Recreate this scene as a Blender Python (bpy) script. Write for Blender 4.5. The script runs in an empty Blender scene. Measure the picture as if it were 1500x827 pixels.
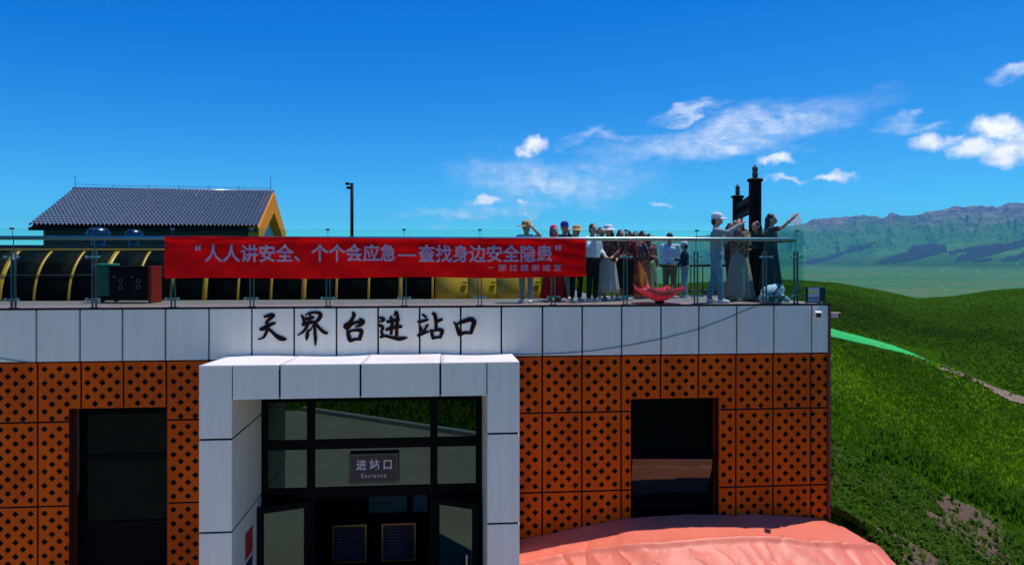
import bpy, bmesh, math, random
import numpy as np
from mathutils import Vector, Matrix, Euler
random.seed(7); rng = np.random.default_rng(7)
SC = bpy.context.scene
COL = SC.collection
# ------------------------------------------------------------------ camera
# World frame: x runs along the facade, y into the building, z up; the camera's eye is the origin.
F = 1080.0                      # focal length in pixels of the 1500 px wide photograph
YH = 376.0                      # horizon row
TH = math.radians(5.04)         # camera is turned this much to the right of the facade's normal
CT, ST = math.cos(TH), math.sin(TH)
cam = bpy.data.cameras.new('camera'); camo = bpy.data.objects.new('camera', cam); COL.objects.link(camo)
cam.sensor_width = 36; cam.lens = F / 1500 * 36; cam.shift_y = -(413.5 - YH) / 1500
cam.clip_start = 0.1; cam.clip_end = 60000
camo.rotation_euler = (math.pi / 2, 0, -TH); SC.camera = camo
# ------------------------------------------------------------------ light
SUNV = Vector((1.24, 0.42, 4.15)).normalized()
EXPOSURE = 0.0
SUN_STRENGTH, SKY_STRENGTH = 4.2, 0.105
sun = bpy.data.lights.new('sun', 'SUN'); sun.energy = SUN_STRENGTH; sun.angle = math.radians(0.53); sun.color = (1.0, 0.955, 0.89)
suno = bpy.data.objects.new('sun', sun); COL.objects.link(suno)
suno.rotation_euler = SUNV.to_track_quat('Z', 'Y').to_euler()
SC.view_settings.view_transform = 'Standard'; SC.view_settings.look = 'None'
SC.view_settings.exposure = EXPOSURE; SC.view_settings.gamma = 1.0; SC.view_settings.use_curve_mapping = False
SC.cycles.max_bounces = 7; SC.cycles.transparent_max_bounces = 24
SC.cycles.volume_bounces = 0
SC.cycles.use_denoising = True

def px_ray(px, py):
    s, t = (px - 750) / F, (YH - py) / F
    return Vector((ST + s * CT, CT - s * ST, t))
def fu(px, Y=13.0): return Y * math.tan(math.atan((px - 750) / F) + TH)
def fz(px, py, Y=13.0): return (YH - py) / F * Y / (CT - (px - 750) / F * ST)
def at_depth(px, py, Z): return px_ray(px, py) * Z
def w2c(x, y): return x * CT - y * ST, x * ST + y * CT
def c2w(X, Z): return X * CT + Z * ST, -X * ST + Z * CT

# ------------------------------------------------------------------ sky with clouds
W = bpy.data.worlds.new('World'); SC.world = W; W.use_nodes = True
nt = W.node_tree; nt.nodes.clear()
def N(tree, typ, **kw):
    n = tree.nodes.new(typ)
    for k, v in kw.items():
        if k.startswith('i_'):
            k = k[2:]
            n.inputs[int(k) if k.isdigit() else k.replace('_', ' ')].default_value = v
        else: setattr(n, k, v)
    return n
sky = N(nt, 'ShaderNodeTexSky', sky_type='NISHITA', sun_disc=False, sun_elevation=math.asin(SUNV.z),
        sun_rotation=math.atan2(SUNV.x, SUNV.y), altitude=3000, air_density=0.6, dust_density=0.0, ozone_density=6.0)
# the camera's vivid rendering of blue: less red, fuller blue, the same over the whole dome
sc_ = N(nt, 'ShaderNodeSeparateColor'); nt.links.new(sky.outputs[0], sc_.inputs[0]); hs = N(nt, 'ShaderNodeCombineColor')
def chan(i, *ops):
    o = sc_.outputs[i]
    for op, v in ops:
        m_ = N(nt, 'ShaderNodeMath', operation=op); nt.links.new(o, m_.inputs[0]); m_.inputs[1].default_value = v; o = m_.outputs[0]
    nt.links.new(o, hs.inputs[i])
chan(0, ('SUBTRACT', .66), ('MAXIMUM', 0.01), ('MULTIPLY', .8)); chan(1, ('POWER', 1.3), ('MULTIPLY', 1.25)); chan(2, ('POWER', .58), ('MULTIPLY', 3.65))
tc = N(nt, 'ShaderNodeTexCoord'); sx = N(nt, 'ShaderNodeSeparateXYZ'); nt.links.new(tc.outputs['Generated'], sx.inputs[0])
az = N(nt, 'ShaderNodeMath', operation='ARCTAN2'); nt.links.new(sx.outputs[0], az.inputs[0]); nt.links.new(sx.outputs[1], az.inputs[1])
el = N(nt, 'ShaderNodeMath', operation='ARCSINE'); nt.links.new(sx.outputs[2], el.inputs[0])
ae = N(nt, 'ShaderNodeCombineXYZ'); nt.links.new(az.outputs[0], ae.inputs[0]); nt.links.new(el.outputs[0], ae.inputs[1])
def noise_vec(scale, detail, amp, stretch=(1, 1, 1)):
    mp = N(nt, 'ShaderNodeMapping'); mp.inputs['Scale'].default_value = stretch
    nt.links.new(ae.outputs[0], mp.inputs[0])
    nz = N(nt, 'ShaderNodeTexNoise', i_Scale=scale, i_Detail=detail, i_Roughness=0.6)
    nt.links.new(mp.outputs[0], nz.inputs['Vector'])
    sub = N(nt, 'ShaderNodeVectorMath', operation='SUBTRACT'); sub.inputs[1].default_value = (.5, .5, .5)
    nt.links.new(nz.outputs['Color'], sub.inputs[0])
    sc = N(nt, 'ShaderNodeVectorMath', operation='SCALE'); sc.inputs['Scale'].default_value = amp
    nt.links.new(sub.outputs[0], sc.inputs[0])
    ad = N(nt, 'ShaderNodeVectorMath', operation='ADD')
    nt.links.new(ae.outputs[0], ad.inputs[0]); nt.links.new(sc.outputs[0], ad.inputs[1])
    return ad.outputs[0]
def ae_of(px, py):
    d = px_ray(px, py).normalized(); return math.atan2(d.x, d.y), math.asin(d.z)
def ellipse(vec, px, py, rx, ry, rot, lo, hi, amt):
    a, e = ae_of(px, py); a2, _ = ae_of(px + rx, py); _, e2 = ae_of(px, py - ry)
    mp = N(nt, 'ShaderNodeMapping', vector_type='TEXTURE')
    mp.inputs['Location'].default_value = (a, e, 0); mp.inputs['Rotation'].default_value = (0, 0, math.radians(rot))
    mp.inputs['Scale'].default_value = (abs(a2 - a), abs(e2 - e), 1)
    nt.links.new(vec, mp.inputs[0])
    ln = N(nt, 'ShaderNodeVectorMath', operation='LENGTH'); nt.links.new(mp.outputs[0], ln.inputs[0])
    mr = N(nt, 'ShaderNodeMapRange', interpolation_type='SMOOTHSTEP')
    mr.inputs['From Min'].default_value = hi; mr.inputs['From Max'].default_value = lo
    mr.inputs['To Min'].default_value = 0; mr.inputs['To Max'].default_value = amt
    nt.links.new(ln.outputs['Value'], mr.inputs['Value'])
    return mr.outputs[0]
def vmax(socks, op='MAXIMUM'):
    r = socks[0]
    for s in socks[1:]:
        m = N(nt, 'ShaderNodeMath', operation=op); nt.links.new(r, m.inputs[0]); nt.links.new(s, m.inputs[1]); r = m.outputs[0]
    return r
v_soft = noise_vec(9, 5, .10, (1, 2.4, 1))
v_puff = noise_vec(38, 8, .040)
cir = vmax([ellipse(v_soft, *a) for a in [
    (1010, 158, 62, 9, 6, .1, 1.4, .75), (1065, 198, 215, 33, 8, .0, 1.35, .92), (805, 262, 140, 36, -4, .0, 1.4, .72),
    (700, 312, 105, 16, 4, .0, 1.4, .68), (880, 197, 50, 9, 6, .0, 1.4, .4), (1325, 194, 48, 9, 3, .0, 1.4, .45), (1495, 105, 40, 14, 8, .1, 1.4, .75)]])
mpw = N(nt, 'ShaderNodeMapping'); mpw.inputs['Scale'].default_value = (1, 2.6, 1); mpw.inputs['Rotation'].default_value = (0, 0, -.25)
nt.links.new(ae.outputs[0], mpw.inputs[0])
nzw = N(nt, 'ShaderNodeTexNoise', i_Scale=26.0, i_Detail=8.0, i_Roughness=0.66, i_Distortion=0.6); nt.links.new(mpw.outputs[0], nzw.inputs['Vector'])
mrw = N(nt, 'ShaderNodeMapRange'); mrw.inputs['From Min'].default_value = .20; mrw.inputs['From Max'].default_value = .74
nt.links.new(nzw.outputs['Fac'], mrw.inputs['Value'])
cirm = vmax([cir, mrw.outputs[0]], 'MULTIPLY')
cum = vmax([ellipse(v_puff, *a) for a in [
    (786, 214, 20, 13, 0, .25, 1.3, .95), (768, 223, 18, 10, 0, .2, 1.3, .7), (714, 293, 24, 8, 0, .2, 1.3, .85), (763, 295, 9, 5, 0, .2, 1.3, .7),
    (770, 310, 20, 6, 0, .1, 1.3, .5), (1139, 234, 28, 9, 0, .25, 1.3, .9), (1150, 263, 32, 5, 0, .1, 1.3, .6), (1222, 260, 30, 9, 0, .25, 1.3, .92),
    (967, 297, 15, 4.5, 0, .2, 1.3, .65), (1460, 187, 44, 22, 0, .35, 1.22, 1.), (1430, 218, 46, 15, 0, .3, 1.3, .92), (1480, 226, 54, 20, 0, .3, 1.25, 1.), (1500, 205, 36, 24, 0, .3, 1.25, .9),
    (1362, 209, 30, 14, 0, .2, 1.35, .88), (1392, 205, 22, 9, 0, .1, 1.3, .6)]])
alpha = vmax([cirm, cum])
nzs = N(nt, 'ShaderNodeTexNoise', i_Scale=60.0, i_Detail=4.0); nt.links.new(ae.outputs[0], nzs.inputs['Vector'])
crc = N(nt, 'ShaderNodeMix', data_type='RGBA'); crc.inputs['A'].default_value = (7.5, 8.6, 10.0, 1); crc.inputs['B'].default_value = (11.5, 11.6, 11.8, 1)
mrs = N(nt, 'ShaderNodeMapRange'); mrs.inputs['From Min'].default_value = .38; mrs.inputs['From Max'].default_value = .55
nt.links.new(nzs.outputs['Fac'], mrs.inputs['Value']); nt.links.new(mrs.outputs[0], crc.inputs['Factor'])
mixc = N(nt, 'ShaderNodeMix', data_type='RGBA'); nt.links.new(alpha, mixc.inputs['Factor'])
nt.links.new(hs.outputs[0], mixc.inputs['A']); nt.links.new(crc.outputs['Result'], mixc.inputs['B'])
bg = N(nt, 'ShaderNodeBackground', i_Strength=SKY_STRENGTH); nt.links.new(mixc.outputs['Result'], bg.inputs['Color'])
wo = N(nt, 'ShaderNodeOutputWorld'); nt.links.new(bg.outputs[0], wo.inputs['Surface'])

# ------------------------------------------------------------------ materials
MATS = {}
def mat(name, col, rough=.6, metal=0., var=.0, vscale=4., bump=0., bscale=40., col2=None, spec=.5, coat=0., streak=None):
    if name in MATS: return MATS[name]
    m = bpy.data.materials.new(name); m.use_nodes = True; t = m.node_tree; b = t.nodes['Principled BSDF']
    b.inputs['Roughness'].default_value = rough; b.inputs['Metallic'].default_value = metal
    b.inputs['Specular IOR Level'].default_value = spec; b.inputs['Coat Weight'].default_value = coat
    b.inputs['Base Color'].default_value = (*col, 1)
    geo = N(t, 'ShaderNodeNewGeometry')
    if var > 0 or col2:
        nz = N(t, 'ShaderNodeTexNoise', i_Scale=vscale, i_Detail=6.0, i_Roughness=.6)
        src = geo.outputs['Position']
        if streak:
            mp = N(t, 'ShaderNodeMapping'); mp.inputs['Scale'].default_value = streak
            t.links.new(src, mp.inputs[0]); src = mp.outputs[0]
        t.links.new(src, nz.inputs['Vector'])
        mr = N(t, 'ShaderNodeMapRange'); mr.inputs['From Min'].default_value = .32; mr.inputs['From Max'].default_value = .68
        t.links.new(nz.outputs['Fac'], mr.inputs['Value'])
        mx = N(t, 'ShaderNodeMix', data_type='RGBA'); t.links.new(mr.outputs[0], mx.inputs['Factor'])
        c2 = col2 or tuple(min(1, c * (1 + var)) for c in col); c1 = col if col2 else tuple(c * (1 - var) for c in col)
        mx.inputs['A'].default_value = (*c1, 1); mx.inputs['B'].default_value = (*c2, 1)
        t.links.new(mx.outputs['Result'], b.inputs['Base Color'])
    if bump > 0:
        nb = N(t, 'ShaderNodeTexNoise', i_Scale=bscale, i_Detail=4.0); t.links.new(geo.outputs['Position'], nb.inputs['Vector'])
        bp = N(t, 'ShaderNodeBump', i_Strength=min(1, bump), i_Distance=.02); t.links.new(nb.outputs['Fac'], bp.inputs['Height'])
        t.links.new(bp.outputs[0], b.inputs['Normal'])
    MATS[name] = m; return m
def glass_mat(name, tint, refl=1.5, rough=0.0, opaque=0.0, dark=(0.004, .006, .006)):
    """thin pane: tinted see-through plus mirror reflection by Fresnel; opaque adds a dark body"""
    if name in MATS: return MATS[name]
    m = bpy.data.materials.new(name); m.use_nodes = True; t = m.node_tree; t.nodes.remove(t.nodes['Principled BSDF'])
    out = t.nodes['Material Output']
    tr = N(t, 'ShaderNodeBsdfTransparent'); tr.inputs['Color'].default_value = (*tint, 1)
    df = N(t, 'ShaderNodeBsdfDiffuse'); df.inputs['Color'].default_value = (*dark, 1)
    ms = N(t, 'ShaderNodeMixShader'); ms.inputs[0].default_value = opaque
    t.links.new(tr.outputs[0], ms.inputs[1]); t.links.new(df.outputs[0], ms.inputs[2])
    gl = N(t, 'ShaderNodeBsdfGlossy', i_Roughness=rough); gl.inputs['Color'].default_value = (.58, .86, .72, 1)
    fr = N(t, 'ShaderNodeFresnel', i_IOR=refl); gb = N(t, 'ShaderNodeNewGeometry')      # only the entry face mirrors
    inv = N(t, 'ShaderNodeMath', operation='SUBTRACT', i_0=1.0); t.links.new(gb.outputs['Backfacing'], inv.inputs[1])
    mu = N(t, 'ShaderNodeMath', operation='MULTIPLY'); t.links.new(fr.outputs[0], mu.inputs[0]); t.links.new(inv.outputs[0], mu.inputs[1])
    m2 = N(t, 'ShaderNodeMixShader'); t.links.new(mu.outputs[0], m2.inputs[0])
    t.links.new(ms.outputs[0], m2.inputs[1]); t.links.new(gl.outputs[0], m2.inputs[2]); t.links.new(m2.outputs[0], out.inputs['Surface'])
    MATS[name] = m; return m
M_WHITE = mat('white_cladding', (.82, .765, .605), .42, var=.05, spec=.3, vscale=1.2, streak=(6, 6, .5))
M_WHITETOP = mat('canopy_sheet', (.88, .87, .85), .45, col2=(.84, .74, .66), vscale=1.1)
M_ORANGE = mat('orange_panel', (.66, .088, .002), .6, var=.22, spec=.10, streak=(1, 1, .35), vscale=2.0)
M_BLACK = mat('black_gap', (.005, .005, .006), .8, spec=.05)
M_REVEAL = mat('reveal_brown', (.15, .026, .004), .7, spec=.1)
M_BACK = mat('dark_backing', (.035, .037, .036), .8, col2=(.006, .006, .006), vscale=1.6)  # grey patches paint the lit structures inside the dark cavity
M_FRAME = mat('black_frame', (.004, .004, .0045), .5, spec=.05)
M_CALLI = mat('dark_maroon_lettering', (.016, .004, .004), .6, spec=.1)
M_STEEL = mat('stainless', (.48, .47, .45), .30, metal=1.0)
M_STEELD = mat('dull_steel', (.18, .19, .20), .35, metal=.8)
M_DECK = mat('deck_board', (.20, .16, .145), .6, var=.25, vscale=6)
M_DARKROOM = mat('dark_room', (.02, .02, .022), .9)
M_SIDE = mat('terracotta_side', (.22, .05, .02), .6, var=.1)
M_GLASS = glass_mat('railing_glass', (.84, .955, .925), 1.2)
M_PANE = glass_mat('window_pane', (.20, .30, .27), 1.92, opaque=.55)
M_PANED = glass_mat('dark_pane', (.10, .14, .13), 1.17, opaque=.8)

# ------------------------------------------------------------------ mesh helpers
def tag(o, label=None, cat=None, group=None, kind=None):
    if label: o['label'] = label
    if cat: o['category'] = cat
    if group: o['group'] = group
    if kind: o['kind'] = kind
    return o
def thing(name, label, cat, loc=(0, 0, 0), rotz=0, group=None):
    o = bpy.data.objects.new(name, None); o.empty_display_size = .2; COL.objects.link(o)
    o.location = loc; o.rotation_euler = (0, 0, rotz)
    return tag(o, label, cat, group)
def link(name, me, m, parent=None, smooth=False):
    o = bpy.data.objects.new(name, me); COL.objects.link(o)
    if m is not None and len(me.materials) == 0: me.materials.append(m)
    if smooth: me.polygons.foreach_set('use_smooth', [True] * len(me.polygons))
    if parent is not None:
        o.parent = parent
        if ABS.get(parent.name): o.matrix_parent_inverse = parent_world(parent).inverted()
    return o
ABS = {}
def parent_world(p):
    m = Matrix.LocRotScale(p.location, p.rotation_euler, p.scale)
    return (parent_world(p.parent) @ p.matrix_parent_inverse @ m) if p.parent else m
def absolute(o): ABS[o.name] = True; return o      # children of this empty are given in world coordinates
def mesh(verts, faces, name='m'):
    me = bpy.data.meshes.new(name); me.from_pydata([tuple(v) for v in verts], [], faces); me.update(); return me
def bm_mesh(bm):
    me = bpy.data.meshes.new('m'); bm.to_mesh(me); bm.free(); return me
def add_box(bm, x0, x1, y0, y1, z0, z1, bev=0):
    r = bmesh.ops.create_cube(bm, size=1); vs = r['verts']
    bmesh.ops.scale(bm, vec=(abs(x1 - x0), abs(y1 - y0), abs(z1 - z0)), verts=vs)
    bmesh.ops.translate(bm, vec=((x0 + x1) / 2, (y0 + y1) / 2, (z0 + z1) / 2), verts=vs)
    if bev > 0:
        es = list({e for v in vs for e in v.link_edges})
        bmesh.ops.bevel(bm, geom=es, offset=bev, segments=2, affect='EDGES', profile=.6)
def box(name, m, parent, x0, x1, y0, y1, z0, z1, bev=0):
    bm = bmesh.new(); add_box(bm, x0, x1, y0, y1, z0, z1, bev); return link(name, bm_mesh(bm), m, parent)
def tube_mesh(pts, r, seg=8, caps=True):
    """swept tube; r is a number or a list"""
    pts = [Vector(p) for p in pts]; n = len(pts); rs = r if isinstance(r, (list, tuple)) else [r] * n
    vs, fs = [], []; up = Vector((0, 0, 1)); prev = None
    for i, p in enumerate(pts):
        d = (pts[min(i + 1, n - 1)] - pts[max(i - 1, 0)]).normalized()
        if prev is None: a = d.cross(up if abs(d.z) < .9 else Vector((1, 0, 0))).normalized()
        else: a = (prev - d * prev.dot(d)).normalized()
        prev = a; b = d.cross(a)
        for k in range(seg):
            t = 2 * math.pi * k / seg; vs.append(p + (a * math.cos(t) + b * math.sin(t)) * rs[i])
    for i in range(n - 1):
        for k in range(seg): fs.append((i * seg + k, i * seg + (k + 1) % seg, (i + 1) * seg + (k + 1) % seg, (i + 1) * seg + k))
    if caps: fs.append(tuple(range(seg))[::-1]); fs.append(tuple(range((n - 1) * seg, n * seg)))
    return mesh(vs, fs)
def tube(name, m, parent, pts, r, seg=8): return link(name, tube_mesh(pts, r, seg), m, parent, True)
def lathe_mesh(prof, seg=16, c=(0, 0, 0)):
    vs, fs = [], []
    for r, z in prof:
        for k in range(seg): t = 2 * math.pi * k / seg; vs.append((c[0] + r * math.cos(t), c[1] + r * math.sin(t), c[2] + z))
    for i in range(len(prof) - 1):
        for k in range(seg): fs.append((i * seg + k, i * seg + (k + 1) % seg, (i + 1) * seg + (k + 1) % seg, (i + 1) * seg + k))
    fs.append(tuple(range(seg))[::-1]); fs.append(tuple(range((len(prof) - 1) * seg, len(prof) * seg)))
    return mesh(vs, fs)
def big_mesh(verts, faces):
    """numpy verts (n,3) and faces (m,3 or 4)"""
    me = bpy.data.meshes.new('m'); nv, nf, k = len(verts), len(faces), faces.shape[1]
    me.vertices.add(nv); me.vertices.foreach_set('co', np.ascontiguousarray(verts, dtype=np.float32).ravel())
    me.loops.add(nf * k); me.loops.foreach_set('vertex_index', np.ascontiguousarray(faces, dtype=np.int32).ravel())
    me.polygons.add(nf); me.polygons.foreach_set('loop_start', np.arange(nf, dtype=np.int32) * k)
    me.update(calc_edges=True); me.validate(); return me

# ------------------------------------------------------------------ terrain heights
GROUND = -6.45
def vnoise(x, y, seed=0):
    xi, yi = np.floor(x), np.floor(y); xf, yf = x - xi, y - yi
    def h(a, b):
        v = np.sin(a * 127.1 + b * 311.7 + seed * 74.7) * 43758.5453; return v - np.floor(v)
    ux, uy = xf * xf * (3 - 2 * xf), yf * yf * (3 - 2 * yf)
    return (h(xi, yi) * (1 - ux) + h(xi + 1, yi) * ux) * (1 - uy) + (h(xi, yi + 1) * (1 - ux) + h(xi + 1, yi + 1) * ux) * uy
def fbm(x, y, oct=4, seed=0):
    s = 0; a = .5
    for i in range(oct): s = s + a * (vnoise(x, y, seed + i) - .5); x, y, a = x * 2.03 + 11.3, y * 2.03 + 5.7, a * .5
    return s
def ridged(x, y, oct=5, seed=0):
    s = 0; a = .55
    for i in range(oct): s = s + a * (1 - np.abs(2 * vnoise(x, y, seed + i) - 1)) ** 1.6; x, y, a = x * 2.1 + 3.1, y * 2.1 + 7.9, a * .5
    return s
def sstep(a, b, x): t = np.clip((x - a) / (b - a), 0, 1); return t * t * (3 - 2 * t)
def smin(a, b, k): h = np.clip(.5 + .5 * (b - a) / k, 0, 1); return b + (a - b) * h - k * h * (1 - h)
def smax(a, b, k): return -smin(-a, -b, k)
def softplus(x, k): return k * np.log1p(np.exp(np.clip(x / k, -40, 40)))
CRX = np.array([-2000, 300, 700, 860, 960, 1040, 1120, 1178, 1192, 1222, 1251, 1257, 1273, 1294, 1302, 1308, 1322, 1344, 1358, 1371, 1385, 1396, 1415, 1437, 1462, 1470, 1478, 1500, 1560, 1640, 2600.])
CRY = np.array([372, 372, 370, 364, 353, 344, 334, 327, 320, 318.5, 317.5, 315.5, 316, 319, 314, 311.5, 315, 316, 310, 308, 306.5, 302.5, 303, 300.5, 303, 300, 297, 298, 292, 300, 340.])
MRX = np.array([-2000, 900, 1040, 1120, 1180, 1230, 1290, 1345, 1400, 1450, 1500, 1600, 2600.])
MRY = np.array([420, 415, 409, 405, 407.5, 411, 421, 433, 428.5, 421, 418, 412, 430.])
CRD = 1.6
def height(x, y):
    x, y = np.broadcast_arrays(np.asarray(x, float), np.asarray(y, float)); shp = x.shape; x, y = x.ravel(), y.ravel(); r = np.hypot(x, y); out = np.empty(r.shape)
    a = r <= 230; b = r >= 1700; c = ~(a | b)
    if a.any(): out[a] = _near(x[a], y[a])
    if b.any(): out[b] = _far(x[b], y[b])
    if c.any(): out[c] = smax(_near(x[c], y[c]) - 140 * sstep(320, 1600, r[c]), _far(x[c], y[c]), 4.0)
    return out.reshape(shp)
def _frame(x, y):
    X, Z = x * CT - y * ST, x * ST + y * CT
    Zs = np.where(Z > 1, Z, 1.0); px = np.clip(np.where(Z > 1, 750 + F * X / Zs, np.where(X > 0, 2500, -1500)), -1900, 2500)
    return X, Z, Zs, px, np.hypot(X, Z)
def _near(x, y):
    X, Z, Zs, px, r = _frame(x, y)
    nearp = -.471 * X + .2936 * Z - 5.93
    nearp = nearp + .45 * fbm(X * .16, Z * .16, 4, 3) * (1 - sstep(60, 90, Z)) + .42 * sstep(13.5, 19.5, X) + .18 * fbm(X * 1.1, Z * 1.1, 3, 9)
    nearp = np.clip(nearp, -70, 40)
    hp = -1.0 + (1.5 + 1.35 * np.exp(-((px - 880) / 70) ** 2)) * np.exp(-((Z - 62) / 17) ** 2) - .3 * softplus(Z - 80, 8)
    hp = hp + sstep(40, 60, Z) * 1.2 * fbm(X * .09, Z * .09, 3, 5)
    rgt = smin(nearp, hp, 1.0)
    d = (Z - 30) - .44 * (X - 12.9)
    rgt = rgt - sstep(4, 12, X) * .85 * softplus(d - CRD, .7)
    rgt = np.maximum(rgt, -60)
    zr = (YH - np.interp(px, MRX, MRY)) / F * 260.
    zv = -12.0 - 3.0 * sstep(1200, 1500, px)
    mid = zv + (zr - zv) * sstep(60, 262, Z) ** .9 - .30 * softplus(Z - 268, 10)
    mid = mid + sstep(60, 120, Z) * (1 - sstep(215, 255, Z)) * (10. * fbm(X * .016 + 3, Z * .012, 3, 21)) + .5 * fbm(X * .12, Z * .12, 3, 33) * sstep(50, 90, Z)
    mid = np.where(Z > 0, mid, -60)
    h = np.where(Z > 25, smax(rgt, mid, 2.0), rgt)
    # building pad, plaza in front of it and the bank behind the camera
    pad_in = sstep(7.0, 6.6, x) * sstep(19.6, 19.2, y)
    front = sstep(7.9, 6.9, x) * (y < 13.0)
    pad = np.where(y < 13.0, front, pad_in)
    bank = np.clip(GROUND - .3 + .42 * softplus((np.maximum(.73 * x - .48, -4.9) - y) / 1.24, .3), GROUND - .4, 30)
    h = h * (1 - pad) + (np.where(y < 9, bank, GROUND - .05)) * pad
    return h
def _far(x, y):
    X, Z, Zs, px, r = _frame(x, y)
    # plain, fan and mountains
    far = -152 + 46 * sstep(2500, 7200, r) + 3.0 * fbm(X * .002, Z * .002, 3, 41)
    cz = (YH - np.interp(px, CRX, CRY)) / F * 12000.0 * np.clip(Zs / r, .25, 1)
    cz = cz + 34 * (ridged(px * .085, px * 0 + 3.3, 4, 91) - .5) + 14 * (ridged(px * .31, px * 0 + 1.1, 2, 95) - .4)
    fanh = 175 * sstep(1150, 1500, px) + 25
    far = far + fanh * sstep(6600, 9400, r) + sstep(6500, 8500, r) * 40 * fbm(X * .0011, Z * .0011, 4, 47)
    t = np.clip((r - 8700) / 3300, 0, 1)
    rg = .62 * ridged(px * .021 + r * .00035 + 1.2 * fbm(px * .03, r * .0008, 2, 7), r * .00050 - px * .003, 5, 61) + .38 * ridged(px * .055 - r * .0003, r * .0011, 4, 71)
    rise = np.maximum(cz - far, 0) * (t ** 1.25)
    rise = rise * (1 - 1.15 * np.sin(np.pi * np.clip(t, 0, 1)) ** .8 * (1 - np.clip(rg, 0, 1)))
    rise = np.where(r > 12000, np.maximum(cz - far, 0) * (1 - .5 * sstep(12050, 15500, r)), rise)
    far = far + np.where(Z > 1, rise, 0)
    return far
def march(px, py):
    """where the view ray through these pixels first meets the terrain"""
    px, py = np.asarray(px, float), np.asarray(py, float)
    s, t = (px - 750) / F, (YH - py) / F
    dx, dy, dz = ST + s * CT, CT - s * ST, t
    ts = np.concatenate([np.geomspace(12.5, 330, 90), np.geomspace(345, 6000, 24), np.linspace(6100, 16500, 75)])
    lo = np.full(px.shape, ts[0]); hi = lo + 1.; ok = np.zeros(px.shape, bool); act = np.arange(px.size)
    for k in range(1, len(ts)):
        if len(act) == 0: break
        under = dz[act] * ts[k] < height(dx[act] * ts[k], dy[act] * ts[k]); u = act[under]
        hi[u] = ts[k]; lo[u] = ts[k - 1]; ok[u] = True; act = act[~under]
    for _ in range(9):
        m = (lo + hi) / 2; u = dz * m < height(dx * m, dy * m); hi = np.where(u, m, hi); lo = np.where(u, lo, m)
    x, y = dx * hi, dy * hi
    return x, y, height(x, y), ok, hi

def march_near(px, py):
    """as march, but pixels that look past the near crest are lowered until they meet the near slope"""
    px, py = np.array(px, float), np.array(py, float)
    r = [np.array(q) for q in march(px, py)]
    for _ in range(14):
        far = np.flatnonzero(r[4] > 48)
        if len(far) == 0: break
        py[far] += 2; q = march(px[far], py[far])
        for a_, b_ in zip(r, q): a_[far] = b_
    return r
# ------------------------------------------------------------------ terrain sheet
def ground_material():
    m = bpy.data.materials.new('meadow'); m.use_nodes = True; t = m.node_tree; b = t.nodes['Principled BSDF']
    b.inputs['Roughness'].default_value = 1.0; b.inputs['Specular IOR Level'].default_value = 0.0
    geo = N(t, 'ShaderNodeNewGeometry')
    def nz(scale, det=6.0, rough=.62):
        n = N(t, 'ShaderNodeTexNoise', i_Scale=scale, i_Detail=det, i_Roughness=rough); t.links.new(geo.outputs['Position'], n.inputs['Vector']); return n.outputs['Fac']
    def rngm(s, a, b_):
        r = N(t, 'ShaderNodeMapRange'); r.inputs['From Min'].default_value = a; r.inputs['From Max'].default_value = b_; t.links.new(s, r.inputs['Value']); return r.outputs[0]
    def mix(f, a, b_):
        x = N(t, 'ShaderNodeMix', data_type='RGBA')
        t.links.new(f, x.inputs['Factor'])
        for k, v in (('A', a), ('B', b_)):
            if isinstance(v, tuple): x.inputs[k].default_value = (*v, 1)
            else: t.links.new(v, x.inputs[k])
        return x.outputs['Result']
    c = mix(rngm(nz(1.1, 9, .78), .36, .62), (.008, .032, .001), (.044, .105, .003))
    c = mix(rngm(nz(.016, 5), .43, .57), c, mix(rngm(nz(.55, 9, .78), .38, .6), (.005, .019, .001), (.020, .047, .002)))
    c = mix(rngm(nz(7., 3), .58, .72), c, (.006, .022, .001))
    sz = N(t, 'ShaderNodeSeparateXYZ'); t.links.new(geo.outputs['Position'], sz.inputs[0])
    # dry tones on the wide plain, rock on the heights
    plain = rngm(sz.outputs[2], -70, -100)
    c = mix(plain, c, mix(rngm(nz(.0016, 6), .40, .6), (.050, .165, .030), mix(rngm(nz(.006, 6), .38, .6), (.13, .16, .055), (.065, .165, .035))))
    hi = N(t, 'ShaderNodeMath', operation='ADD'); t.links.new(sz.outputs[2], hi.inputs[0])
    nm = N(t, 'ShaderNodeMath', operation='MULTIPLY', i_1=900.0); t.links.new(nz(.0011, 8, .7), nm.inputs[0]); t.links.new(nm.outputs[0], hi.inputs[1])
    ln_ = N(t, 'ShaderNodeVectorMath', operation='LENGTH'); t.links.new(geo.outputs['Position'], ln_.inputs[0])
    um = N(t, 'ShaderNodeMath', operation='MULTIPLY'); t.links.new(rngm(sz.outputs[2], -125, 40), um.inputs[0]); t.links.new(rngm(ln_.outputs['Value'], 900, 2500), um.inputs[1]); up = um.outputs[0]
    c = mix(up, c, mix(rngm(nz(.0028, 6), .4, .6), (.045, .17, .030), (.085, .22, .045)))
    c = mix(rngm(hi.outputs[0], 800, 1060), c, mix(rngm(nz(.006, 8, .7), .38, .62), (.10, .086, .076), (.30, .26, .22)))
    t.links.new(c, b.inputs['Base Color'])
    bp = N(t, 'ShaderNodeBump', i_Strength=.9, i_Distance=.12); t.links.new(nz(5.0, 7, .7), bp.inputs['Height'])
    hm_ = N(t, 'ShaderNodeMath', operation='MULTIPLY'); t.links.new(nz(.0045, 5, .6), hm_.inputs[0]); t.links.new(rngm(ln_.outputs['Value'], 6500, 8800), hm_.inputs[1])
    b2 = N(t, 'ShaderNodeBump', i_Strength=1.0, i_Distance=150.0); t.links.new(hm_.outputs[0], b2.inputs['Height']); t.links.new(bp.outputs[0], b2.inputs['Normal'])
    t.links.new(b2.outputs[0], b.inputs['Normal'])
    return m
M_MEADOW = ground_material()
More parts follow.
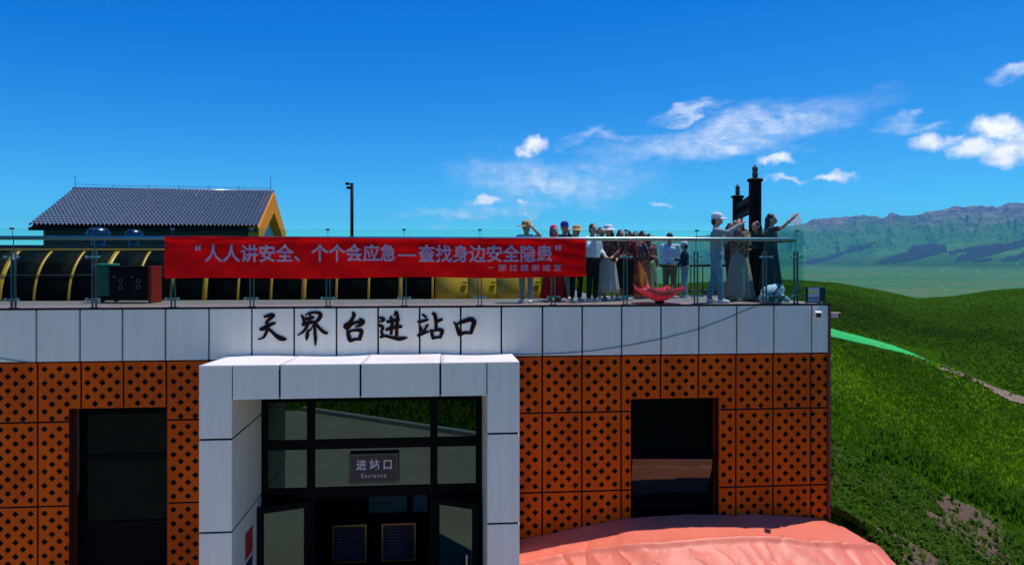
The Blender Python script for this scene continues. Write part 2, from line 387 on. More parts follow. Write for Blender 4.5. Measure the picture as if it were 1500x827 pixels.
def build_terrain():
    a0 = math.degrees(TH)
    ang = np.concatenate([np.arange(-180, -34, 2.0), np.arange(-34, 8, .8), np.arange(8, 37, .085), np.arange(37, 60, 1.0), np.arange(60, 180, 2.0)])
    rad = np.concatenate([np.geomspace(1.2, 11, 40), np.linspace(11.25, 42, 170)[0:], np.geomspace(42.6, 330, 110), np.geomspace(340, 6400, 60), np.arange(6500, 8600, 140), np.arange(8650, 12300, 42), np.geomspace(12350, 16800, 12)])
    A = np.radians(ang)[None, :] + TH; Rr = rad[:, None]
    # jitter breaks the ring pattern
    x = Rr * np.sin(A); y = Rr * np.cos(A); z = height(x, y)
    nr, na = x.shape
    v = np.stack([x, y, z], -1).reshape(-1, 3)
    i = np.arange(nr - 1)[:, None]; j = np.arange(na)[None, :]; j2 = (j + 1) % na
    f = np.stack([i * na + j, (i + 1) * na + j, (i + 1) * na + j2, i * na + j2], -1).reshape(-1, 4)
    f = f[:, ::-1]
    c = len(v); v = np.vstack([v, [[0, 0, float(height(np.array([.01]), np.array([.01]))[0])]]])
    me = big_mesh(v, f)
    o = link('terrain', me, M_MEADOW, None, True); tag(o, 'green grassy hillside falling to a wide plain with mountains behind', None, None, 'structure')
    return o
terrain = build_terrain()

def leaf_mat(name, a, b, rough=.55):
    m = mat(name, a, rough, col2=b, vscale=2.2, spec=.05); t = m.node_tree; pb = t.nodes['Principled BSDF']
    tl = N(t, 'ShaderNodeBsdfTranslucent'); mx = N(t, 'ShaderNodeMixShader'); mx.inputs[0].default_value = .45
    t.links.new(pb.inputs['Base Color'].links[0].from_socket, tl.inputs['Color']); t.links.new(pb.outputs[0], mx.inputs[1]); t.links.new(tl.outputs[0], mx.inputs[2])
    t.links.new(mx.outputs[0], t.nodes['Material Output'].inputs['Surface']); return m
M_GRASS = leaf_mat('grass_blade', (.20, .37, .006), (.34, .52, .012))
M_GRASSD = leaf_mat('dark_grass_blade', (.05, .15, .005), (.10, .23, .009))
M_TUSS = leaf_mat('tussock_blade', (.018, .060, .003), (.045, .105, .005))
M_WEED = leaf_mat('weed_leaf', (.06, .14, .014), (.12, .21, .022))
M_SOIL = mat('bare_soil', (.075, .036, .017), .95, col2=(.13, .078, .042), vscale=5, bump=.8, bscale=14)
M_DIRT = mat('dirt_track', (.15, .095, .055), .95, col2=(.27, .19, .12), vscale=3, bump=.8, bscale=9)
def soil_field(x, y): return fbm(x * .55 + 4, y * .55, 4, 77)
def tufts(name, label, px, py, size, nbl, m, lean=.5, wide=.10, maxh=9., pre=None, free=False):
    x, y, z, ok, dist = pre or march(px, py); k = ok & (((x > 7.06) | (y > 20.2)) | free); x, y, z, dist = x[k], y[k], z[k], dist[k]
    n = len(x); sz = np.minimum(size[k] if isinstance(size, np.ndarray) else size, maxh) * rng.uniform(.55, 1.35, n)
    V, Fc = [], []
    for b in range(nbl):
        a = rng.uniform(0, 2 * np.pi, n); ln = rng.uniform(.15, 1, n) * lean; hgt = sz * rng.uniform(.6, 1.1, n)
        ca, sa = np.cos(a), np.sin(a); wd = sz * wide * rng.uniform(.7, 1.4, n) * np.clip(dist / 16, 1, 2.6); ox, oy = rng.normal(0, .16, n) * sz, rng.normal(0, .16, n) * sz
        p0 = np.stack([x + ox - sa * wd, y + oy + ca * wd, z - .03], -1); p1 = np.stack([x + ox + sa * wd, y + oy - ca * wd, z - .03], -1)
        mx, my, mz = x + ox + ca * ln * sz * .35, y + oy + sa * ln * sz * .35, z + hgt * .6
        p2 = np.stack([mx + sa * wd * .8, my - ca * wd * .8, mz], -1); p3 = np.stack([mx - sa * wd * .8, my + ca * wd * .8, mz], -1)
        p4 = np.stack([x + ox + ca * ln * sz, y + oy + sa * ln * sz, z + hgt * (1 - .3 * ln)], -1)
        V.append(np.stack([p0, p1, p2, p3, p4], 1))
    V = np.concatenate(V, 0); q = np.arange(len(V))[:, None] * 5
    f = np.concatenate([q + np.array([[0, 1, 2]]), q + np.array([[0, 2, 3]]), q + np.array([[3, 2, 4]])], 0)
    o = link(name, big_mesh(V.reshape(-1, 3), f), m); tag(o, label, None, None, 'stuff'); return o
def build_grass():
    n = 74000
    px = rng.uniform(1205, 1570, n); py = rng.uniform(405, 880, n)
    x, y, z, ok, dist = march(px, py)
    soil = soil_field(x, y); keep = ok & ~((dist < 22) & (soil > .02) & (x < 12.5) & (py > np.interp(px, [1212, 1300, 1400, 1470], [636, 672, 730, 760])))
    pa, pb = np.interp(px, [1380, 1392, 1420, 1445, 1470, 1500, 1560], [528, 534, 541, 556, 569, 578, 602]), np.interp(px, [1380, 1392, 1420, 1445, 1470, 1500, 1560], [548, 552, 560, 571, 586, 600, 628])
    keep &= ~((px > 1376) & (py > pa) & (py < pb) & (rng.uniform(0, 1, len(px)) < np.where(px < 1436, .7, .97)))
    nb = np.interp(px, [1196, 1215, 1250, 1300, 1340, 1376], [492, 494, 499, 508, 516, 524.5])
    keep &= ~((px < 1376) & (py > nb - 8) & (py < nb + 7)) & ~((dist > 45) & (rng.uniform(0, 1, len(px)) < .45))
    px, py, x, y, z, ok, dist = (q[keep] for q in (px, py, x, y, z, ok, dist)); sel = lambda k: tuple(q[k] for q in (x, y, z, ok, dist))
    near = dist < 45
    lush_shade = 1.3 * fbm(x * .11 + 2, y * .07, 3, 88) - .10 * sstep(18, 34, dist) * sstep(11, 17, x)  # second term paints a shade band of darker grass far right
    a = near & (lush_shade + rng.normal(0, .12, len(px)) > -.05); b = near & ~a
    tufts('meadow_grass', 'bright green meadow grass covering the slope right of the building', px[a], py[a], np.clip(dist[a] * .0045, .055, .16), 4, M_GRASS, .7, .05, pre=sel(a))
    tufts('meadow_grass', 'darker green meadow grass in patches and a painted shade band on the slope', px[b], py[b], np.clip(dist[b] * .0048, .06, .17), 4, M_GRASSD, .7, .05, pre=sel(b))
    c = ~near
    tufts('pasture_tussocks', 'low tussocks speckling the farther green hill', px[c], py[c], np.clip(dist[c] * .0016, .08, .22), 3, M_TUSS, .9, .16, pre=sel(c))
    # leafy weeds on the disturbed bank beside the tarp
    n = 3000; px = rng.uniform(1210, 1530, n); t = rng.uniform(0, 1, n); top = np.interp(px, [1210, 1300, 1400, 1530], [640, 680, 740, 790])
    py = top + (880 - top) * t ** .9
    wx_, wy_ = march(px, py)[:2]; kp = (soil_field(wx_, wy_) < .02) | (rng.uniform(0, 1, n) < .3); px, py = px[kp], py[kp]
    tufts('bank_weeds', 'dark leafy weeds growing on the earthy bank beside the pink tarp', px, py, .12, 5, M_WEED, 1.1, .2)
    # the taller dark fringe that runs down the slope above the bank
    n = 1500; px = rng.uniform(1270, 1540, n); py = np.interp(px, [1270, 1330, 1400, 1470, 1540], [655, 672, 712, 742, 770]) + rng.normal(0, 7, n)
    tufts('tall_weeds', 'taller dark weed fringe running down the slope above the bank', px, py, .34, 5, M_GRASSD, .6, .07)
    # clods and stones
    n = 900; px = rng.uniform(1212, 1480, n); py = np.interp(px, [1212, 1300, 1400, 1480], [640, 690, 760, 800]) + rng.uniform(0, 130, n)
    x, y, z, ok, dist = march(px, py); k = ok & (x > 7.25) & (soil_field(x, y) > .0); x, y, z = x[k], y[k], z[k]; n = len(x)
    oc = np.array([[1, 0, 0], [-1, 0, 0], [0, 1, 0], [0, -1, 0], [0, 0, 1], [0, 0, -1]]); of = np.array([[0, 2, 4], [2, 1, 4], [1, 3, 4], [3, 0, 4], [2, 0, 5], [1, 2, 5], [3, 1, 5], [0, 3, 5]])
    V = np.stack([x, y, z], -1)[:, None, :] + oc[None] * rng.uniform(.015, .06, (n, 1, 1)) * rng.uniform(.6, 1.4, (n, 6, 1))
    f = (np.arange(n)[:, None, None] * 6 + of[None]).reshape(-1, 3)
    tag(link('soil_clods', big_mesh(V.reshape(-1, 3), f), M_SOIL), 'loose brown clods and pebbles scattered on the bank beside the tarp', None, None, 'stuff')
build_grass()
def bank_grass():
    # the verge across the forecourt (it shows in the entrance glazing)
    n = 16000; x = rng.uniform(-15, 6.9, n); y = np.maximum(.73 * x - .48, -4.9) - .35 - rng.uniform(0, 1, n) ** 1.3 * 13
    z = height(x, y); tufts('verge_grass', 'green grass on the bank across the forecourt', None, None, .16, 4, M_GRASS, .7, .09, pre=(x, y, z, np.ones(n, bool), np.full(n, 16.)), free=True)
bank_grass()
def draped(name, m, rows, lift, kind=None, nseg=60, nacross=6, rough=0.0):
    """sheet between two pixel polylines (upper, lower), laid on the terrain"""
    (ax, ay), (bx, by) = rows; xs = np.linspace(ax[0], ax[-1], nseg); V = []
    ya, yb = np.interp(xs, ax, ay), np.interp(xs, bx, by)
    for k in range(nacross + 1):
        t = k / nacross; wob = rough * fbm(xs * .13, xs * 0 + k * 1.7, 3, 5)
        x, y, z, ok, d = march_near(xs, ya * (1 - t) + yb * t + wob); V.append(np.stack([x, y, z + lift], -1))
    V = np.array(V); f = []
    for k in range(nacross):
        for i in range(nseg - 1): f.append((k * nseg + i, (k + 1) * nseg + i, (k + 1) * nseg + i + 1, k * nseg + i + 1))
    return link(name, big_mesh(V.reshape(-1, 3), np.array(f)), m, None, True)
p = draped('dirt_path', M_DIRT, (([1392, 1420, 1445, 1470, 1500, 1560], [541, 546, 559, 572, 581, 606]), ([1392, 1420, 1445, 1470, 1500, 1560], [545, 553, 568, 582, 594, 622])), .05, nseg=150, rough=9)
tag(p, 'narrow bare dirt path curving down the edge of the near slope', None, None, 'structure')
for k, (a, b, c, d) in enumerate([(1378, 1394, 529, 533), (1398, 1416, 535, 542), (1406, 1420, 541, 549), (1400, 1412, 546, 553), (1376, 1390, 539, 545), (1414, 1430, 539, 545), (1386, 1396, 553, 556), (1422, 1436, 556, 560)]):
    xs = [a, (a + b) / 2, b]
    p = draped('bare_patch', M_DIRT, ((xs, [c + 1.5, c, d - 1]), (xs, [c + 2, (c + d) / 2 + 3, d])), .06, nseg=14, nacross=3, rough=5)
    tag(p, 'scuffed bare earth patch where the path meets the grass', None, None, 'structure')
# soil showing through on the bank
def soil_sheet():
    px, py = np.meshgrid(np.linspace(1212, 1470, 90), np.linspace(632, 870, 90)); x, y, z, ok, d = march(px.ravel(), py.ravel())
    sf = (soil_field(x, y) > .0) & ok & (x > 7.2) & (d < 21) & (py.ravel() > np.interp(px.ravel(), [1212, 1300, 1400, 1470], [636, 672, 730, 760]))
    V = np.stack([x, y, z + .015], -1); f = []
    sf2 = sf.reshape(90, 90)
    for i in range(89):
        for j in range(89):
            if sf2[i, j] and sf2[i + 1, j] and sf2[i, j + 1] and sf2[i + 1, j + 1]: f.append((i * 90 + j, (i + 1) * 90 + j, (i + 1) * 90 + j + 1, i * 90 + j + 1))
    if f: tag(link('bare_soil', big_mesh(V, np.array(f)), M_SOIL, None, True), 'brown bare soil patches on the bank beside the tarp', None, None, 'structure')
soil_sheet()

# green debris net along the crest
def build_net():
    xs = np.linspace(1196, 1376, 120); yb = np.interp(xs, [1196, 1215, 1250, 1300, 1340, 1376], [492, 494, 499, 508, 516, 524.5])
    x, y, z, ok, d = march_near(xs, yb)
    sm = lambda q: np.convolve(np.pad(q, 12, mode='edge'), np.ones(25) / 25, 'valid'); x, y, z = sm(x), sm(y), sm(z)
    hgt = np.interp(xs, [1196, 1240, 1300, 1350, 1376], [.34, .33, .29, .19, .03])
    V = []
    for k in range(9):
        t = k / 8; wob = .035 * fbm(xs * .12, xs * 0 + k * .4, 3, 2)
        back = .9 * t; V.append(np.stack([x + back * .1, y + back, z + .03 + hgt * math.sin(t * 1.5) + wob * t], -1))
    V = np.array(V); f = [(k * 120 + i, k * 120 + i + 1, (k + 1) * 120 + i + 1, (k + 1) * 120 + i) for k in range(8) for i in range(119)]
    m = mat('green_net', (.003, .38, .055), .8, col2=(.006, .50, .10), vscale=6, bump=.5, bscale=22)
    o = link('debris_net', big_mesh(V.reshape(-1, 3), np.array(f)), m, None, True)
    tag(o, 'bright green debris netting laid along the crest of the near slope', 'netting')
    s = o.modifiers.new('s', 'SOLIDIFY'); s.thickness = .01
build_net()

# forests on the mountain foot, one mass at this distance
def build_forest():
    def inside(px, py, poly):
        r = np.zeros(px.shape, bool); n = len(poly)
        for i in range(n):
            (x1, y1), (x2, y2) = poly[i], poly[(i + 1) % n]
            c = ((y1 > py) != (y2 > py)) & (px < (x2 - x1) * (py - y1) / (y2 - y1 + 1e-9) + x1); r ^= c
        return r
    polys = [[(1178, 389), (1178, 384), (1215, 376), (1236, 369), (1250, 362), (1282, 356), (1280, 361), (1250, 369), (1220, 379)],
             [(1284, 386), (1300, 380), (1330, 370), (1338, 361), (1360, 358), (1384, 361), (1386, 370), (1350, 379), (1320, 385)],
             [(1388, 372), (1420, 364), (1440, 362), (1430, 366), (1392, 374)],
             [(1398, 383), (1410, 374), (1432, 365), (1450, 360), (1480, 357), (1510, 350), (1510, 357), (1472, 368), (1430, 380)],
             [(1464, 383), (1480, 378), (1510, 370), (1510, 376), (1485, 382)], [(1425, 384), (1445, 379), (1455, 380), (1440, 384)]]
    n = 60000; px = rng.uniform(1178, 1512, n); py = rng.uniform(346, 392, n)
    jx, jy = px + 9 * fbm(px * .09, py * .2, 3, 1), py + 5 * fbm(px * .11, py * .3, 3, 4)
    k = np.zeros(n, bool)
    for q in polys: k |= inside(jx, jy, q)
    sel = np.flatnonzero(k)[:5000]; px, py = px[sel], py[sel]
    x, y, z, ok, d = march(px, py); x, y, z = x[ok], y[ok], z[ok]; n = len(x)
    a = np.arange(5) * 2 * np.pi / 5; base = np.stack([np.cos(a), np.sin(a), 0 * a], -1)
    h = rng.uniform(16, 34, n); r = h * .30
    V = np.zeros((n, 6, 3)); V[:, :5] = base[None] * r[:, None, None]; V[:, 5, 2] = h; V += np.stack([x, y, z - 2], -1)[:, None, :]
    f = (np.arange(n)[:, None, None] * 6 + np.array([[i, (i + 1) % 5, 5] for i in range(5)])[None]).reshape(-1, 3)
    tag(link('far_forest', big_mesh(V.reshape(-1, 3), f), mat('spruce', (.006, .020, .012), .9, var=.3, vscale=.01)), 'dark spruce forest patches along the mountain foot', None, None, 'stuff')
    # tiny white camp buildings and tents out on the plain
    P = [(1383, 423), (1387, 425), (1379, 420), (1391, 424), (1330, 403), (1336, 404), (1345, 405), (1352, 404.5), (1362, 403), (1322, 406), (1273, 401), (1280, 400), (1286, 401), (1262, 405), (1232, 405), (1400, 399), (1407, 398.5), (1432, 396), (1452, 394), (1465, 392), (1380, 397), (1310, 398), (1490, 387)]
    x, y, z, ok, d = march([q[0] for q in P], [q[1] for q in P])
    V, Fc = [], []
    for i in range(len(P)):
        s = d[i] * .0006 * random.uniform(.6, 1.2); b = len(V)
        for a_, c_ in ((-1, -1), (1, -1), (1, 1), (-1, 1)):
            V.append((x[i] + a_ * s * 1.2, y[i] + c_ * s, z[i] - 1)); V.append((x[i] + a_ * s * 1.2, y[i] + c_ * s, z[i] + s * .9))
        V.append((x[i], y[i], z[i] + s * 1.5))
        for q in range(4):
            r_ = (q + 1) % 4; Fc += [(b + 2 * q, b + 2 * r_, b + 2 * r_ + 1), (b + 2 * q, b + 2 * r_ + 1, b + 2 * q + 1), (b + 2 * q + 1, b + 2 * r_ + 1, b + 8)]
    tag(link('far_camps', big_mesh(np.array(V), np.array(Fc)), mat('tent_white', (.7, .7, .68), .8)), 'tiny white tents and huts dotting the distant plain', None, None, 'stuff')
build_forest()

# ------------------------------------------------------------------ plaza in front of the building
M_PAVE = mat('plaza_paving', (.46, .40, .31), .85, var=.14, vscale=.8, bump=.3, bscale=30)
bm = bmesh.new(); vs = [bm.verts.new(v) for v in ((-24, 13.3, GROUND), (-24, -4.9, GROUND), (-6, -4.86, GROUND), (6.9, 4.55, GROUND), (6.9, 13.3, GROUND))]; bm.faces.new(vs)
tag(link('plaza', bm_mesh(bm), M_PAVE), 'grey paved forecourt in front of the entrance', None, None, 'structure')
bm = bmesh.new(); add_box(bm, 0, 15.97, -.14, .14, 0, .15)
kerb = link('kerb', bm_mesh(bm), mat('kerb_stone', (.5, .5, .47), .8, var=.1)); kerb.location = (-6, -4.86, GROUND); kerb.rotation_euler = (0, 0, math.atan2(9.41, 12.9))
tag(kerb, 'pale stone kerb between forecourt and grass bank', None, None, 'structure')

# ------------------------------------------------------------------ the station building
YF = 13.0
Z_TOP, Z_BAND, Z_R1, Z_R2, Z_R3 = -.875, -1.765, -2.77, -4.18, -5.59
JOINT_PX = [55.2, 118.8, 181, 243.7, 307, 369.6, 431.5, 493.4, 554.2, 614.9, 674.9, 734.3, 794.3, 852.4, 910, 967.5, 1022.8, 1078, 1132.3, 1187.6]
JU = [fu(p) for p in JOINT_PX]; U_END = fu(1212); PITCH = (JU[-1] - JU[0]) / 19
JU = [JU[0] - 3 * PITCH, JU[0] - 2 * PITCH, JU[0] - PITCH] + JU + [U_END]
GAP = .0155
B = absolute(thing('station_building', 'single-storey station with white fascia, orange lattice cladding and projecting white portal', 'building', (0, YF, GROUND)))
PF = 11.54                                        # front plane of the portal
UPL, UPR = fu(291.5, PF), fu(761, PF); UIL, UIR = fu(339.5, PF), fu(714, PF)
WL = (fu(100.6), fu(245), GROUND, fz(170, 597)); WR = (fu(924), fu(1053), fz(990, 775), fz(985, 583))
BLOCK = [(UPL - .01, UPR + .01, GROUND - 1, Z_BAND + .02), WL, WR]
def subtract(rect, blk):
    x0, x1, z0, z1 = rect; a0, a1, b0, b1 = blk
    if a1 <= x0 or a0 >= x1 or b1 <= z0 or b0 >= z1: return [rect]
    out = []
    if a0 > x0: out.append((x0, a0, z0, z1))
    if a1 < x1: out.append((a1, x1, z0, z1))
    m0, m1 = max(x0, a0), min(x1, a1)
    if b1 < z1: out.append((m0, m1, b1, z1))
    if b0 > z0: out.append((m0, m1, z0, b0))
    return out
def clip_poly(poly, x0, x1, z0, z1):
    def cut(ps, f, inter):
        out = []
        for i in range(len(ps)):
            a, b = ps[i], ps[(i + 1) % len(ps)]; fa, fb = f(a), f(b)
            if fa >= 0: out.append(a)
            if (fa >= 0) != (fb >= 0): t = fa / (fa - fb); out.append((a[0] + (b[0] - a[0]) * t, a[1] + (b[1] - a[1]) * t))
        return out
    for f in (lambda q: q[0] - x0, lambda q: x1 - q[0], lambda q: q[1] - z0, lambda q: z1 - q[1]):
        if len(poly) < 3: return []
        poly = cut(poly, f, None)
    return poly
LP, HH = .12, .0565
def lattice_panel(rect, nrows, half):
    """perforated sheet: square grid of cells, each missing the corners that are diamond holes"""
    x0, x1, z0, z1 = rect; uc = (x0 + x1) / 2; zt = z1 - .115; rp = .1185
    rects = [(x0 + GAP, x1 - GAP, z0 + GAP, z1 - GAP)]
    for b in BLOCK: rects = [q for r in rects for q in subtract(r, b)]
    rects = [r for r in rects if r[1] - r[0] > .02 and r[3] - r[2] > .02]
    if not rects: return None
    bm = bmesh.new(); hx, hz = HH, HH
    ni = int((x1 - x0) / LP / 2) + 2; nj = int((z1 - z0) / rp) + 3
    hole = lambda i, j: abs(i) <= half and 0 <= j < nrows and (i + j + half) % 2 == 0
    for i in range(-ni, ni):
        for j in range(-2, nj):
            xa, xb = uc + i * LP, uc + (i + 1) * LP; za, zb = zt - j * rp, zt - (j + 1) * rp
            poly = []
            for (cx, cz, ii, jj, order) in ((xa, zb, i, j + 1, 0), (xb, zb, i + 1, j + 1, 1), (xb, za, i + 1, j, 2), (xa, za, i, j, 3)):
                if hole(ii, jj):
                    px_ = cx + (hx if ii == i else -hx); pz_ = cz + (hz if jj == j + 1 else -hz)
                    poly += [(cx, pz_), (px_, cz)] if order in (0, 2) else [(px_, cz), (cx, pz_)]
                else: poly.append((cx, cz))
            for r in rects:
                q = clip_poly(poly, *r)
                if len(q) >= 3:
                    try: bm.faces.new([bm.verts.new((a, YF, c)) for a, c in q])
                    except ValueError: pass
    bmesh.ops.remove_doubles(bm, verts=bm.verts, dist=.0008)
    bmesh.ops.dissolve_degenerate(bm, edges=bm.edges, dist=.0005)
    es = [e for e in bm.edges if e.is_boundary]
    g = bmesh.ops.extrude_edge_only(bm, edges=es); nv = [v for v in g['geom'] if isinstance(v, bmesh.types.BMVert)]
    bmesh.ops.translate(bm, vec=(0, .018, 0), verts=nv)
    return bm_mesh(bm)
ROWS = [(Z_R1, Z_BAND, 8), (Z_R2, Z_R1, 11), (Z_R3, Z_R2, 11), (GROUND + .02, Z_R3, 6)]
for c in range(len(JU) - 1):
    u0, u1 = JU[c], JU[c + 1]
    box('fascia_panel', M_WHITE, B, u0 + GAP, u1 - GAP, YF - .045, YF + .05, Z_BAND + GAP, Z_TOP - .012, .006)
    for z0, z1, nr in ROWS:
        me = lattice_panel((u0, u1, z0, z1), nr, 2 if u1 - u0 > .5 else 1)
        if me: link('lattice_panel', me, M_ORANGE, B)
# dark backing behind the cladding, with holes for the openings
bm = bmesh.new(); rects = [(JU[0], U_END, GROUND, Z_TOP - .03)]
for b in BLOCK: rects = [q for r in rects for q in subtract(r, b)]
for r in rects: add_box(bm, r[0], r[1], YF + .09, YF + .16, r[2], r[3])
link('backing_wall', bm_mesh(bm), M_BACK, B)
U_SIDE = fu(1216.5)
YR, YS, U_ST = 19.6, 16.4, fu(872, 16.4)           # rear wall, step down to the rear landing, its left end
Z_LOW = Z_TOP - .30
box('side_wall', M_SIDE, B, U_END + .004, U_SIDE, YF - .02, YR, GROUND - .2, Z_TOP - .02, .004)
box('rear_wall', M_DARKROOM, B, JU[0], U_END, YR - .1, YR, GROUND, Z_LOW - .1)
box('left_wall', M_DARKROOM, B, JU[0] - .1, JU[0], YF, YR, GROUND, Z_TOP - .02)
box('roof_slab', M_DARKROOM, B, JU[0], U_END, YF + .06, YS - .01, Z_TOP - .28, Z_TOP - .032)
box('roof_slab', M_DARKROOM, B, JU[0], U_ST, YS, YR - .11, Z_TOP - .28, Z_TOP - .032)
box('landing_slab', M_DECK, B, U_ST + .01, U_END, YS, YR - .11, Z_LOW - .25, Z_LOW)
box('parapet_cap', M_BLACK, B, JU[0], U_SIDE, YF - .055, YF + .12, Z_TOP - .0105, Z_TOP + .012, .003)
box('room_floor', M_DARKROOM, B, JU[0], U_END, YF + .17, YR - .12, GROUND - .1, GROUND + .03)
# deck boards on the roof terrace
y = YF + .13
while y < YR - .2:
    box('deck_board', M_DECK, B, JU[0], U_END - .01 if y + .2 < YS else U_ST, y, y + .194, Z_TOP - .03, Z_TOP, .002); y += .2
# recessed windows -------------------------------------------------
def window(name, rect, zsplit, sill, tilt=0):
    u0, u1, z0, z1 = rect; yr = YF + .34
    fr = absolute(link(name, mesh([], []), None, B))
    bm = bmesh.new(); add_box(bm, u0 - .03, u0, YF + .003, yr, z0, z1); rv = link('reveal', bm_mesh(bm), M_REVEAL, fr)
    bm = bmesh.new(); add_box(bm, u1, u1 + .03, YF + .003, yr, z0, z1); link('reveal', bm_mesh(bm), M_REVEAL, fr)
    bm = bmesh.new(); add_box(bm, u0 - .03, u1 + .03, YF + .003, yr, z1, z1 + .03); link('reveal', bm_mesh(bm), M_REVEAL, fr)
    bm = bmesh.new(); w = .05
    for a in ((u0, u0 + w, z0, z1), (u1 - w, u1, z0, z1), (u0 + w, u1 - w, z1 - w, z1), (u0 + w, u1 - w, zsplit - .05, zsplit + .05), (u0 + w, u1 - w, sill - .12, sill)):
        add_box(bm, a[0], a[1], yr - .03, yr + .05, a[2], a[3])
    link('frame', bm_mesh(bm), M_FRAME, fr)
    box('trim_strip', M_STEELD, fr, u0 + .002, u0 + .03, yr - .06, yr - .031, zsplit - .6, z1 - .002)
    for (a, b_) in ((zsplit + .05, z1 - w), (sill, zsplit - .05)):
        if tilt and a == sill:
            vs = [(u0 + w + .01, yr - .02, a + .02), (u1 - w - .03, yr - .02, a + .02), (u1 - w - .03, yr - .02 - tilt, b_ - .05), (u0 + w + .01, yr - .02 - tilt, b_ - .01)]
            o = link('sash_pane', mesh(vs, [(0, 1, 2, 3)]), glass_mat('sash_glass', (.1, .12, .12), 2.1, opaque=.8), fr)
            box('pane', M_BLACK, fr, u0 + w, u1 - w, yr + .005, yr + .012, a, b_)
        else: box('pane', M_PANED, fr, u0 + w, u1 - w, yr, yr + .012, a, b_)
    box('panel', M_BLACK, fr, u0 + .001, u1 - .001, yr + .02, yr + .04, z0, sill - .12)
    return fr
window('window', WL, fz(170, 676), fz(170, 772))
window('window', WR, fz(980, 661, YF + .3), fz(980, 736, YF + .3), .22)
# little blue-white lamps above the right window
# the portal ---------------------------------------------------------
P = absolute(link('portal', mesh([], []), None, B)); YW = 13.35
ZC, ZL = -1.65, -2.17
for (a, b_) in ((UPL, UIL), (UIR, UPR)):
    box('core', M_BLACK, P, a + .02, b_ - .02, PF + .03, YW - .01, GROUND, ZC - .14)
    for z0, z1 in ((Z_R1, ZC), (Z_R2, Z_R1), (Z_R3, Z_R2), (GROUND, Z_R3)):
        box('cladding_panel', M_WHITE, P, a, b_, PF, PF + .05, z0 + GAP, z1 - (GAP if z1 != ZC else 0), .005)
        for y0, y1 in ((PF + .055, PF + .62), (PF + .632, PF + 1.22), (PF + 1.232, YW - .02)):
            for s0, s1 in (((a, a + .015), (b_ - .015, b_)) if y1 < YF - .2 else (((b_ - .015, b_),) if a == UPL else ((a, a + .015),))):
                zz = ZC - .03 - .06 * (y1 - PF) / 1.46 if z1 == ZC else z1 - GAP
                box('cladding_panel', M_WHITE, P, s0, s1, y0, y1, z0 + GAP, zz, .002)
LJ = [UIL] + [fu(p, PF) for p in (409.6, 528, 645)] + [UIR]
for k in range(4):
    box('lintel_panel', M_WHITE, P, LJ[k] + GAP, LJ[k + 1] - GAP, PF, PF + .05, ZL, ZC, .005)
box('core', M_BLACK, P, UIL + .001, UIR - .001, PF + .03, YW + .1, ZL + .02, ZC - .09)
box('soffit', mat('soffit', (.62, .6, .55), .6), P, UIL, UIR, PF + .055, YW - .1, ZL - .004, ZL + .015)
TJ = [UPL] + LJ[1:4] + [UPR]
for k in range(4):                               # slightly buckled top sheets, draining to the wall
    vs, fs = [], []; nx, ny = 14, 8
    for j in range(ny + 1):
        for i in range(nx + 1):
            tx, ty = i / nx, j / ny; u = TJ[k] + (.004 if k else 0) + (TJ[k + 1] - TJ[k] - .008) * tx
            z = ZC + .006 - .055 * ty + .02 * math.sin(math.pi * tx) * ty * (1, -.9, -.4, -1)[k] * .9 + .03 * ty * (0, .2, .5, 0)[k]
            vs.append((u, PF - .004 + (YF - .05 - PF) * ty, z))
    for j in range(ny):
        for i in range(nx): q = j * (nx + 1) + i; fs.append((q, q + 1, q + nx + 2, q + nx + 1))
    o = link('top_sheet', mesh(vs, fs), M_WHITETOP, P, True); s = o.modifiers.new('s', 'SOLIDIFY'); s.thickness = .02; s.offset = -1
# glazed screen inside the portal -------------------------------------
S = absolute(link('glazed_screen', mesh([], []), None, B))
def sz(py, px=545): return fz(px, py, YW)
def su(px): return fu(px, YW)
uM1, uM2 = su(455), su(635.5)
bm = bmesh.new()
for a in ((UIL - .01, su(391), ZL, GROUND), (su(697), UIR + .01, ZL, GROUND), (uM1 - .065, uM1 + .065, ZL, GROUND), (uM2 - .065, uM2 + .065, ZL, GROUND)):
    add_box(bm, a[0], a[1], YW, YW + .1, a[3], a[2])
for a in ((ZL + .02, sz(587)), (sz(643), sz(656)), (sz(713), sz(727))):
    for q in ((su(391), uM1 - .065), (uM1 + .065, uM2 - .065), (uM2 + .065, su(697))): add_box(bm, q[0], q[1], YW + .003, YW + .097, min(a), max(a))
link('frame', bm_mesh(bm), M_FRAME, S)
for q in ((su(391), uM1 - .065), (uM1 + .065, uM2 - .065), (uM2 + .065, su(697))):
    for (a, b_) in ((587, 643), (656, 713)):
        box('pane', M_PANE, S, q[0], q[1], YW + .05, YW + .06, sz(b_), sz(a))
for q in ((su(391), uM1 - .065), (uM2 + .065, su(697))):
    box('pane', M_PANED, S, q[0], q[1], YW + .05, YW + .06, GROUND + .05, sz(727))
